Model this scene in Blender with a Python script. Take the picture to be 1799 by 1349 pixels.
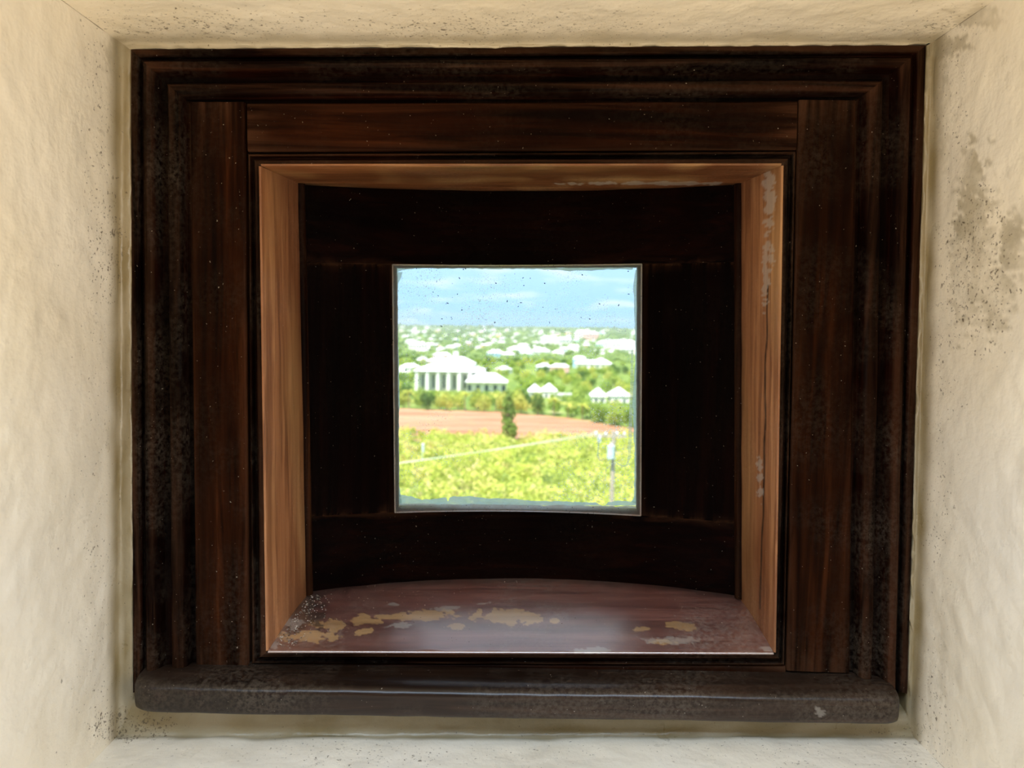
import bpy, math, random
import numpy as np
from mathutils import Vector, Matrix, noise as mnoise

random.seed(7)
rng = np.random.default_rng(7)
sc = bpy.context.scene
COL = sc.collection
for o in list(bpy.data.objects):
    bpy.data.objects.remove(o)

# ------------------------------------------------------------------ camera
W, H, FPX = 1799, 1349, 1351.0
PITCH, ROLL = math.radians(4.2), math.radians(0.9)
F = Vector((0, math.cos(PITCH), -math.sin(PITCH)))
R0 = Vector((1, 0, 0))
U0 = R0.cross(F)
RR = R0 * math.cos(ROLL) + U0 * math.sin(ROLL)
UU = U0 * math.cos(ROLL) - R0 * math.sin(ROLL)
cam_d = bpy.data.cameras.new('camera')
cam = bpy.data.objects.new('camera', cam_d)
COL.objects.link(cam)
cam.matrix_world = Matrix(((RR.x, UU.x, -F.x, 0), (RR.y, UU.y, -F.y, 0), (RR.z, UU.z, -F.z, 0), (0, 0, 0, 1)))
cam_d.sensor_width = 36.0
cam_d.lens = 36.0 * FPX / W
cam_d.clip_start = 0.02
cam_d.clip_end = 20000
cam_d.dof.use_dof = True
cam_d.dof.focus_distance = 0.86
cam_d.dof.aperture_fstop = 6.8
sc.camera = cam


def P(px, py, y):
    """point on the vertical plane at distance y seen at pixel (px, py)"""
    d = F + RR * ((px - W / 2) / FPX) - UU * ((py - H / 2) / FPX)
    return d * (y / d.y)


def pix(v):
    v = Vector(v)
    z = v.dot(F)
    return W / 2 + FPX * v.dot(RR) / z, H / 2 - FPX * v.dot(UU) / z


# ------------------------------------------------------------------ exposure, world, sun, lights
sc.view_settings.view_transform = 'Standard'
sc.view_settings.look = 'None'
sc.view_settings.gamma = 1.0
sc.view_settings.use_curve_mapping = False
sc.view_settings.exposure = 0.0
sc.cycles.max_bounces = 8
sc.cycles.diffuse_bounces = 5
sc.cycles.transparent_max_bounces = 16
sc.cycles.caustics_reflective = False
sc.cycles.caustics_refractive = False

world = bpy.data.worlds.new('sky')
sc.world = world
world.use_nodes = True
wn, wl = world.node_tree.nodes, world.node_tree.links
wn.clear()
w_out = wn.new('ShaderNodeOutputWorld')
w_bg = wn.new('ShaderNodeBackground')
w_tc = wn.new('ShaderNodeTexCoord')
w_sep = wn.new('ShaderNodeSeparateXYZ')
w_ramp = wn.new('ShaderNodeValToRGB')
w_map = wn.new('ShaderNodeMapping')
w_noise = wn.new('ShaderNodeTexNoise')
w_cr = wn.new('ShaderNodeValToRGB')
w_mix = wn.new('ShaderNodeMix')
w_mix.data_type = 'RGBA'
wl.new(w_tc.outputs['Generated'], w_sep.inputs[0])
wl.new(w_sep.outputs['Z'], w_ramp.inputs[0])
e = w_ramp.color_ramp.elements
e[0].position, e[0].color = 0.0, (0.30, 0.58, 0.95, 1)
e[1].position, e[1].color = 1.0, (0.42, 0.64, 1.0, 1)
for pos, c in ((0.03, (0.34, 0.62, 0.97, 1)), (0.07, (0.42, 0.68, 1.0, 1)), (0.4, (0.52, 0.74, 1.0, 1))):
    n = e.new(pos)
    n.color = c
wl.new(w_tc.outputs['Generated'], w_map.inputs[0])
w_map.inputs['Scale'].default_value = (5.0, 5.0, 28.0)
w_map.inputs['Location'].default_value = (0.7, 0.2, 0.3)
wl.new(w_map.outputs[0], w_noise.inputs['Vector'])
w_noise.inputs['Scale'].default_value = 2.2
w_noise.inputs['Detail'].default_value = 3
w_noise.inputs['Roughness'].default_value = 0.55
wl.new(w_noise.outputs[0], w_cr.inputs[0])
w_cr.color_ramp.elements[0].position = 0.50
w_cr.color_ramp.elements[1].position = 0.92
wl.new(w_cr.outputs[0], w_mix.inputs[0])
wl.new(w_ramp.outputs[0], w_mix.inputs[6])
w_mix.inputs[7].default_value = (0.97, 0.98, 1.0, 1)
wl.new(w_mix.outputs[2], w_bg.inputs[0])
w_bg.inputs[1].default_value = 1.5
wl.new(w_bg.outputs[0], w_out.inputs[0])


def light(name, kind, loc, energy, color, aim=None, **kw):
    d = bpy.data.lights.new(name, kind)
    d.energy, d.color = energy, color
    for k, v in kw.items():
        setattr(d, k, v)
    o = bpy.data.objects.new(name, d)
    COL.objects.link(o)
    o.location = loc
    if aim is not None:
        o.rotation_euler = (Vector(aim) - Vector(loc)).to_track_quat('-Z', 'Y').to_euler()
    return o


light('sun', 'SUN', (0, 0, 50), 9.2, (1.0, 0.95, 0.84), (12, 26, 0), angle=0.01)
# fill lamps added on the unseen landing: cool from above, warm from below, two sideways
light('added_high_fill', 'AREA', (0.0, -0.35, 1.2), 52, (0.60, 0.79, 1.0), (0, 0.75, -0.35), shape='RECTANGLE', size=1.8, size_y=0.7)
light('added_low_fill', 'AREA', (0.0, -0.35, -1.4), 46, (1.0, 0.78, 0.48), (0, 0.75, 0.35), shape='RECTANGLE', size=1.8, size_y=0.8)
light('added_side_fill', 'AREA', (1.74, -0.45, -0.05), 44, (1.0, 0.93, 0.82), (-0.6, 0.7, -0.1), shape='RECTANGLE', size=1.1, size_y=1.6)
light('added_side_fill', 'AREA', (-1.74, -0.45, -0.05), 38, (1.0, 0.94, 0.85), (0.6, 0.7, -0.1), shape='RECTANGLE', size=1.1, size_y=1.6)


# ------------------------------------------------------------------ helpers: nodes, meshes, objects
class NT:
    def __init__(self, name):
        self.m = bpy.data.materials.new(name)
        self.m.use_nodes = True
        self.n, self.l = self.m.node_tree.nodes, self.m.node_tree.links
        self.n.clear()
        self.out = self.n.new('ShaderNodeOutputMaterial')
        self.tc = self.n.new('ShaderNodeTexCoord')

    def put(self, sock, v):
        if hasattr(v, 'is_output'):
            self.l.new(v, sock)
        else:
            sock.default_value = v

    def coords(self, scale=(1, 1, 1), kind='Object'):
        m = self.n.new('ShaderNodeMapping')
        self.l.new(self.tc.outputs[kind], m.inputs[0])
        m.inputs['Scale'].default_value = scale
        return m.outputs[0]

    def noise(self, scale, detail=4, rough=0.55, vec=None, dist=0.0):
        t = self.n.new('ShaderNodeTexNoise')
        t.inputs['Scale'].default_value = scale
        t.inputs['Detail'].default_value = detail
        t.inputs['Roughness'].default_value = rough
        t.inputs['Distortion'].default_value = dist
        self.l.new(vec if vec is not None else self.tc.outputs['Object'], t.inputs['Vector'])
        return t.outputs[0]

    def voronoi(self, scale, vec=None):
        t = self.n.new('ShaderNodeTexVoronoi')
        t.inputs['Scale'].default_value = scale
        self.l.new(vec if vec is not None else self.tc.outputs['Object'], t.inputs['Vector'])
        return t

    def ramp(self, fac, *stops):
        r = self.n.new('ShaderNodeValToRGB')
        el = r.color_ramp.elements
        for i, (p, c) in enumerate(stops):
            c = (c, c, c, 1) if isinstance(c, (int, float)) else (*c, 1)
            if i < 2:
                el[i].position, el[i].color = p, c
            else:
                k = el.new(p)
                k.color = c
        self.l.new(fac, r.inputs[0])
        return r.outputs[0]

    def mix(self, fac, a, b, blend='MIX'):
        m = self.n.new('ShaderNodeMix')
        m.data_type = 'RGBA'
        m.blend_type = blend
        self.put(m.inputs[0], fac)
        self.put(m.inputs[6], (*a, 1) if isinstance(a, tuple) else a)
        self.put(m.inputs[7], (*b, 1) if isinstance(b, tuple) else b)
        return m.outputs[2]

    def math(self, op, a, b=0.0, clamp=False):
        m = self.n.new('ShaderNodeMath')
        m.operation = op
        m.use_clamp = clamp
        self.put(m.inputs[0], a)
        self.put(m.inputs[1], b)
        return m.outputs[0]

    def attr(self, name):
        a = self.n.new('ShaderNodeAttribute')
        a.attribute_name = name
        return a.outputs['Fac']

    def sepz(self):
        s = self.n.new('ShaderNodeSeparateXYZ')
        self.l.new(self.tc.outputs['Object'], s.inputs[0])
        return s.outputs

    def bump(self, h, strength, dist=0.002, prev=None):
        b = self.n.new('ShaderNodeBump')
        b.inputs['Strength'].default_value = strength
        b.inputs['Distance'].default_value = dist
        self.l.new(h, b.inputs['Height'])
        if prev is not None:
            self.l.new(prev, b.inputs['Normal'])
        return b.outputs[0]

    def bsdf(self, color, rough=0.5, normal=None, spec=0.5, coat=0.0, coat_rough=0.3, **kw):
        b = self.n.new('ShaderNodeBsdfPrincipled')
        self.put(b.inputs['Base Color'], (*color, 1) if isinstance(color, tuple) else color)
        self.put(b.inputs['Roughness'], rough)
        b.inputs['Specular IOR Level'].default_value = spec
        b.inputs['Coat Weight'].default_value = coat
        b.inputs['Coat Roughness'].default_value = coat_rough
        for k, v in kw.items():
            self.put(b.inputs[k], v)
        if normal is not None:
            self.l.new(normal, b.inputs['Normal'])
        return b.outputs[0]

    def mixsh(self, fac, a, b):
        m = self.n.new('ShaderNodeMixShader')
        self.put(m.inputs[0], fac)
        self.l.new(a, m.inputs[1])
        self.l.new(b, m.inputs[2])
        return m.outputs[0]

    def shader(self, kind, color=None, **kw):
        s = self.n.new(kind)
        if color is not None:
            self.put(s.inputs['Color'], (*color, 1) if isinstance(color, tuple) else color)
        for k, v in kw.items():
            s.inputs[k].default_value = v
        return s.outputs[0]

    def done(self, sh):
        self.l.new(sh, self.out.inputs[0])
        return self.m


def base_of(o):
    v = Vector((0, 0, 0))
    while o is not None:
        v += o.location
        o = o.parent
    return v


def mesh_obj(name, verts, faces, mat=None, parent=None, smooth=False, attrs=None, origin=None, mats=None, fmat=None):
    """one mesh object; verts are world positions"""
    v = np.asarray([tuple(p) for p in verts] if not isinstance(verts, np.ndarray) else verts, dtype=float)
    off = base_of(parent) if parent is not None else Vector((0, 0, 0))
    org = Vector(origin) if origin is not None else off
    me = bpy.data.meshes.new(name)
    me.from_pydata((v - np.array(org)).tolist(), [], faces if isinstance(faces, list) else faces.tolist())
    for m in (mats or ([mat] if mat else [])):
        me.materials.append(m)
    if fmat is not None:
        me.polygons.foreach_set('material_index', fmat)
    if smooth:
        me.polygons.foreach_set('use_smooth', [True] * len(me.polygons))
    for k, val in (attrs or {}).items():
        a = me.attributes.new(k, 'FLOAT', 'POINT')
        a.data.foreach_set('value', np.asarray(val, dtype=np.float32))
    me.update()
    o = bpy.data.objects.new(name, me)
    COL.objects.link(o)
    if parent is not None:
        o.parent = parent
    o.location = org - off
    return o


def empty(name, loc):
    o = bpy.data.objects.new(name, None)
    o.empty_display_size = 0.1
    COL.objects.link(o)
    o.location = loc
    return o


def tag(o, label=None, cat=None, group=None, kind=None):
    for k, v in (('label', label), ('category', cat), ('group', group), ('kind', kind)):
        if v:
            o[k] = v
    return o


def grid_faces(nu, nv, flip=False):
    f = []
    for i in range(nu - 1):
        for j in range(nv - 1):
            a, b, c, d = i * nv + j, (i + 1) * nv + j, (i + 1) * nv + j + 1, i * nv + j + 1
            f.append((a, d, c, b) if flip else (a, b, c, d))
    return f


def fix_normals(o):
    import bmesh
    bm = bmesh.new()
    bm.from_mesh(o.data)
    bmesh.ops.recalc_face_normals(bm, faces=bm.faces)
    bm.to_mesh(o.data)
    bm.free()
    return o


def autosmooth(o, deg=35):
    me = o.data
    me.polygons.foreach_set('use_smooth', [True] * len(me.polygons))
    me.set_sharp_from_angle(angle=math.radians(deg))
    return o


def N(x, y=0.0, z=0.0):
    return mnoise.noise(Vector((x, y, z)))


def lerp(a, b, t):
    return a + (b - a) * t


# ------------------------------------------------------------------ materials of the window niche
def plaster():
    t = NT('cream_plaster_paint')
    big = t.noise(5.0, 3)
    mid = t.noise(28.0, 4)
    c = t.mix(t.ramp(big, (0.3, 0.0), (0.7, 1.0)), (0.80, 0.73, 0.60), (0.84, 0.79, 0.70))
    # room-facing band: old yellowed paint with its shade painted in, grey bare patch, greenish mould
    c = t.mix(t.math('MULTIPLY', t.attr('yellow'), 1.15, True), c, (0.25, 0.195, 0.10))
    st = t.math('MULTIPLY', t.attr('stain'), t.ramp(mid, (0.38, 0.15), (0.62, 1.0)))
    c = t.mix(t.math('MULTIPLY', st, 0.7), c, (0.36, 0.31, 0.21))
    # fly specks and mould dots, thick where the 'speck' attribute is high
    sp = t.noise(330.0, 2, 0.6)
    sp2 = t.noise(120.0, 3, 0.6)
    thr = t.math('SUBTRACT', 0.80, t.math('MULTIPLY', t.attr('speck'), 0.16))
    s1 = t.math('MULTIPLY', t.math('SUBTRACT', sp, thr), 22.0, True)
    s2 = t.math('MULTIPLY', t.math('SUBTRACT', sp2, t.math('ADD', thr, 0.02)), 14.0, True)
    s = t.math('MAXIMUM', s1, s2)
    c = t.mix(t.math('MULTIPLY', s, 0.85), c, (0.10, 0.075, 0.045))
    lump = t.noise(75.0, 3, 0.5)
    fine = t.noise(420.0, 2, 0.5)
    h = t.math('ADD', t.math('MULTIPLY', lump, 1.0), t.math('MULTIPLY', fine, 0.10))
    n = t.bump(h, 0.30, 0.005)
    return t.done(t.bsdf(c, t.ramp(mid, (0.3, 0.26), (0.7, 0.38)), n, 0.5))


M_PLASTER = plaster()


def wood(name, axis, dark, mid, light, dust=0.25, rough=0.42, dust_col=(0.13, 0.105, 0.08), wear=None, coat=0.0, spec=0.03, coat_ior=1.5, coat_rough=0.26):
    t = NT(name)
    s = [70.0, 70.0, 70.0]
    s['xyz'.index(axis)] = 3.2
    v = t.coords(tuple(s))
    g = t.noise(1.0, 7, 0.62, v, 0.6)
    s2 = [160.0, 160.0, 160.0]
    s2['xyz'.index(axis)] = 9.0
    v2 = t.coords(tuple(s2))
    g2 = t.noise(1.0, 4, 0.6, v2)
    s3 = [9.0, 9.0, 9.0]
    s3['xyz'.index(axis)] = 2.2
    big = t.noise(1.0, 4, 0.6, t.coords(tuple(s3)))
    c = t.ramp(g, (0.30, dark), (0.52, mid), (0.74, light))
    c = t.mix(t.ramp(g2, (0.56, 0.0), (0.70, 0.75)), c, dark)
    c = t.mix(t.ramp(big, (0.40, 0.75), (0.62, 0.0)), c, dark)
    if wear:
        a = t.attr('wear')
        wc = t.ramp(g, (0.30, wear[0]), (0.7, wear[1]))
        c = t.mix(a, c, wc)
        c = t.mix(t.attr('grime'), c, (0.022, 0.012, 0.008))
        c = t.mix(t.attr('chalk'), c, (0.55, 0.50, 0.45))
    fine = t.noise(220.0, 4, 0.7)
    patch = t.noise(9.0, 4, 0.6)
    dm = t.math('MULTIPLY', t.ramp(patch, (0.42, 0.0), (0.66, 1.0)), t.ramp(fine, (0.40, 0.0), (0.62, 1.0)))
    c = t.mix(t.math('MULTIPLY', dm, dust), c, dust_col)
    spk = t.ramp(t.noise(420.0, 1, 0.5), (0.775, 0.0), (0.80, 1.0))
    c = t.mix(t.math('MULTIPLY', spk, 0.6), c, (0.45, 0.40, 0.34))
    if not wear:                       # varnish rubbed off the arrises
        geo = t.n.new('ShaderNodeNewGeometry')
        ed_ = t.math('MULTIPLY', t.ramp(geo.outputs['Pointiness'], (0.515, 0.0), (0.58, 1.0)), t.ramp(g, (0.42, 0.0), (0.60, 1.0)))
        c = t.mix(t.math('MULTIPLY', ed_, 0.5), c, (0.095, 0.045, 0.024))
    h = t.math('ADD', t.math('MULTIPLY', g, 0.7), t.math('MULTIPLY', g2, 0.5))
    n = t.bump(h, 0.35, 0.0015)
    r = t.math('ADD', rough, t.math('MULTIPLY', dm, 0.25))
    return t.done(t.bsdf(c, r, n, spec, coat, coat_rough, **{'Coat IOR': coat_ior}))


DK, MD, LT = (0.0012, 0.0004, 0.0003), (0.008, 0.0019, 0.0009), (0.036, 0.0085, 0.0032)
M_ARCH_V = wood('dark_varnished_wood_upright', 'z', DK, MD, LT, 0.28)
M_ARCH_H = wood('dark_varnished_wood_level', 'x', DK, MD, LT, 0.15)
M_FRAME_V = wood('red_brown_wood_upright', 'z', (0.004, 0.0013, 0.0006), (0.024, 0.0065, 0.0022), (0.070, 0.020, 0.006), 0.12)
M_FRAME_H = wood('red_brown_wood_level', 'x', (0.004, 0.0013, 0.0006), (0.022, 0.0055, 0.002), (0.060, 0.016, 0.005), 0.06)
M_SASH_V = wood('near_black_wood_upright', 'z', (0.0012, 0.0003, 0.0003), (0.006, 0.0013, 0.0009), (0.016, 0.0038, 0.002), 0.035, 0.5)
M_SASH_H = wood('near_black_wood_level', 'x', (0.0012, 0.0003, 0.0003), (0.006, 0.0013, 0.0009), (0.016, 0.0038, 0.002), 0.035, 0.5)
OAK = ((0.36, 0.20, 0.08), (0.62, 0.38, 0.17))
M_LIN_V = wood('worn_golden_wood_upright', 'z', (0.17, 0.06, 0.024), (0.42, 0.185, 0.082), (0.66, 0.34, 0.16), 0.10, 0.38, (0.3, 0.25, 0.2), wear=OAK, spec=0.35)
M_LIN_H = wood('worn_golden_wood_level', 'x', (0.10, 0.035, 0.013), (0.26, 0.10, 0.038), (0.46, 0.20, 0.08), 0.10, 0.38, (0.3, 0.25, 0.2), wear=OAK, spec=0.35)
M_SILL = wood('worn_red_varnish_sill', 'x', (0.10, 0.034, 0.027), (0.27, 0.105, 0.085), (0.42, 0.20, 0.16), 0.35, 0.40, (0.45, 0.4, 0.36), wear=OAK, coat=1.0, spec=0.9, coat_ior=3.4, coat_rough=0.30)
M_NOSE = wood('dusty_brown_nosing', 'x', (0.008, 0.004, 0.0025), (0.030, 0.015, 0.009), (0.072, 0.040, 0.025), 0.5, 0.42, (0.11, 0.088, 0.066), wear=((0.006, 0.0012, 0.0008), (0.016, 0.003, 0.0015)), coat=0.45, spec=0.10, coat_ior=1.6, coat_rough=0.24)


def putty_mat():
    t = NT('old_white_putty')
    a = t.noise(60.0, 4, 0.6)
    c = t.mix(t.ramp(a, (0.4, 0.0), (0.65, 1.0)), (0.97, 0.93, 0.92), (0.90, 0.80, 0.75))
    s = t.ramp(t.noise(500.0, 2), (0.66, 0.0), (0.72, 1.0))
    c = t.mix(s, c, (0.06, 0.045, 0.03))
    return t.done(t.mixsh(0.85, t.bsdf(c, 0.6, t.bump(a, 0.4, 0.002)), t.shader('ShaderNodeBsdfTranslucent', c)))


M_PUTTY = putty_mat()


def film_mat(name, col, opacity):
    t = NT(name)
    v = t.coords((14, 14, 60))
    a = t.noise(6.0, 4, 0.6, v)
    d = t.shader('ShaderNodeBsdfDiffuse', col)
    tr = t.shader('ShaderNodeBsdfTranslucent', col)
    body = t.mixsh(0.96, d, tr)
    clear = t.shader('ShaderNodeBsdfTransparent', (1, 1, 1))
    op = t.ramp(a, (0.3, opacity[0]), (0.7, opacity[1]))
    return t.done(t.mixsh(op, clear, body))


M_PAINT = film_mat('thin_white_paint_on_glass', (0.84, 0.95, 1.0), (0.75, 1.0))
M_SMEAR = film_mat('dried_wipe_smear', (0.95, 0.97, 0.96), (0.15, 0.75))


def glass_mat():
    t = NT('dusty_old_glass')
    clear = t.shader('ShaderNodeBsdfTransparent', (0.985, 0.995, 0.99))
    gl = t.shader('ShaderNodeBsdfGlossy', (1, 1, 1), Roughness=0.03)
    fr = t.n.new('ShaderNodeFresnel')
    fr.inputs[0].default_value = 1.45
    body = t.mixsh(t.math('MULTIPLY', fr.outputs[0], 0.8), clear, gl)
    dust = t.mixsh(0.8, t.shader('ShaderNodeBsdfDiffuse', (0.9, 0.9, 0.88)), t.shader('ShaderNodeBsdfTranslucent', (0.95, 0.96, 0.95)))
    haze = t.ramp(t.noise(14.0, 4, 0.6), (0.35, 0.005), (0.7, 0.045))
    z = t.sepz()[2]
    sp = t.noise(520.0, 1, 0.5)
    low = t.ramp(t.noise(16.0, 3, 0.6), (0.45, 0.0), (0.62, 1.0))
    spots = t.math('MULTIPLY', t.ramp(sp, (0.645, 0.0), (0.69, 0.75)), low)
    f = t.math('MAXIMUM', haze, spots)
    body = t.mixsh(f, body, dust)
    return t.done(body)


M_GLASS = glass_mat()
# dark insect specks on the pane
M_SPECK = NT('dark_fly_speck')
M_SPECK = M_SPECK.done(M_SPECK.bsdf((0.03, 0.06, 0.08), 0.6))

# ------------------------------------------------------------------ key outlines, read off the photograph
YF = 0.80                                                                   # plane of the window frame's face
Q_REVEAL = [(210, 74), (1642, 72), (1603, 1292), (207, 1292)]               # plaster niche, TL TR BR BL, at y = .78
Q_ARCH_O = [(243, 96), (1613, 89), (1581, 1206), (246, 1204)]
Q_ARCH_I = [(334, 183), (1503, 178), (1492, 1178), (345, 1174)]
Q_BEAD_O = [(434, 269), (1400, 264), (1379, 1170), (441, 1167)]
Q_LIN_F = [(462, 294), (1369, 293), (1356, 1142), (474, 1139)]
Q_LIN_B = [(527, 323), (1299, 323), (1297, 1047), (540, 1045)]              # at the sash's edge
Q_HOLE = [(690, 465), (1127, 464), (1125, 905), (694, 900)]


def quad(q, y):
    return [P(x, yy, y) for x, yy in q]


REV = quad(Q_REVEAL, 0.78)
AO, AI = quad(Q_ARCH_O, YF), quad(Q_ARCH_I, YF)
BO, LF = quad(Q_BEAD_O, YF), quad(Q_LIN_F, YF)
Y_E, SAG = 0.900, 0.050                                                    # the bowed sash: depth at its edges, extra depth at its middle
LB = quad(Q_LIN_B, Y_E)

# ------------------------------------------------------------------ the room: wall with the deep plaster niche
Y_ROOM = 0.30
wall_mat = NT('room_limewash')
wall_mat = wall_mat.done(wall_mat.bsdf((0.36, 0.32, 0.25), 0.6, wall_mat.bump(wall_mat.noise(30.0, 3), 0.3, 0.003)))
floor_mat = NT('landing_boards')
floor_mat = floor_mat.done(floor_mat.bsdf(floor_mat.ramp(floor_mat.noise(1.0, 5, 0.6, floor_mat.coords((30, 2, 30))), (0.3, (0.16, 0.09, 0.05)), (0.7, (0.32, 0.2, 0.12))), 0.5))
ZF, ZC, XW, YB = -1.45, 1.25, 1.8, -3.0


def box(name, x0, x1, y0, y1, z0, z1, mat, parent=None, **kw):
    v = [(x, y, z) for x in (x0, x1) for y in (y0, y1) for z in (z0, z1)]
    f = [(0, 1, 3, 2), (4, 6, 7, 5), (0, 4, 5, 1), (2, 3, 7, 6), (0, 2, 6, 4), (1, 5, 7, 3)]
    return mesh_obj(name, v, f, mat, parent, **kw)


# room face of the wall (a frame of four quads round the niche) and its outer weather face
RO = 0.020
inner = [Vector((REV[0].x - RO, Y_ROOM, REV[0].z + RO)), Vector((REV[1].x + RO, Y_ROOM, REV[1].z + RO)),
         Vector((REV[2].x + RO, Y_ROOM, REV[2].z - RO)), Vector((REV[3].x - RO, Y_ROOM, REV[3].z - RO))]
big = [Vector((-XW, Y_ROOM, ZC)), Vector((XW, Y_ROOM, ZC)), Vector((XW, Y_ROOM, ZF)), Vector((-XW, Y_ROOM, ZF))]
oin = [Vector((LB[i].x + (-1 if i in (0, 3) else 1) * 0.02, 1.0, LB[i].z + (1 if i < 2 else -1) * 0.02)) for i in range(4)]
obig = [Vector((p.x, 1.0, p.z)) for p in big]
vs = inner + big + oin + obig
fs = [(i, (i + 1) % 4, 4 + (i + 1) % 4, 4 + i) for i in range(4)] + [(8 + i, 12 + i, 12 + (i + 1) % 4, 8 + (i + 1) % 4) for i in range(4)]
fs += [(4 + i, 4 + (i + 1) % 4, 12 + (i + 1) % 4, 12 + i) for i in range(4)]
wall_front = mesh_obj('wall_front', vs, fs, wall_mat, origin=(0, Y_ROOM, ZF))
tag(wall_front, 'thick cream plastered wall with the deep window niche', 'wall', kind='structure')
for nm, b in (('wall_left', (-XW - 0.1, -XW, YB, Y_ROOM, ZF, ZC)), ('wall_right', (XW, XW + 0.1, YB, Y_ROOM, ZF, ZC)),
              ('floor', (-XW, XW, YB, Y_ROOM, ZF - 0.1, ZF)), ('ceiling', (-XW, XW, YB, Y_ROOM, ZC, ZC + 0.1)),
              ('wall_back', (-XW, XW, YB - 0.1, YB, ZF, ZC))):
    o = box(nm, *b, floor_mat if nm == 'floor' else wall_mat)
    tag(o, {'wall_left': 'plain limewashed side wall left of the landing', 'wall_right': 'plain limewashed side wall right of the landing',
            'floor': 'brown boarded floor of the stair landing', 'ceiling': 'plain limewashed ceiling over the landing',
            'wall_back': 'plain limewashed wall opposite the window niche'}[nm], nm.split('_')[0], kind='structure')

# profile of the plaster from under the wood frame out to the room: (w across band, depth y)
R_FIL = 0.006
prof = [(-0.35, 0.800), (-0.12, 0.788), (0.0, 0.7845), (0.25, 0.783), (0.5, 0.7825)]
for k in range(1, 9):
    a = k / 8 * math.pi / 2
    prof.append((0.5 + 0.5 * math.sin(a), 0.7825 - R_FIL * (1 - math.cos(a))))
ny = 150
for k in range(1, ny + 1):
    u = k / ny
    prof.append((1.0, lerp(0.7765, Y_ROOM + RO, u ** 1.25)))
for k in range(1, 6):
    a = k / 5 * math.pi / 2
    prof.append((1.0 + (1 - math.cos(a)), Y_ROOM + RO - RO * math.sin(a)))    # w > 1: outward by RO


def sstep(a, b, x):
    t = min(1, max(0, (x - a) / (b - a)))
    return t * t * (3 - 2 * t)


def blob(px, py, cx, cy, rx, ry, rough=0.35, k=9.0):
    d = math.hypot((px - cx) / rx, (py - cy) / ry) + rough * (N(px / 24.0, py / 11.0, cx) + 0.6 * N(px / 8.0, py / 4.0, cx + 3))
    return 1 - sstep(0.86, 1.0, d)


SILL_O = [P(228, 1203, 0.772), P(1584, 1206, 0.772), P(1580, 1265, 0.772), P(234, 1262, 0.772)]
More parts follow.
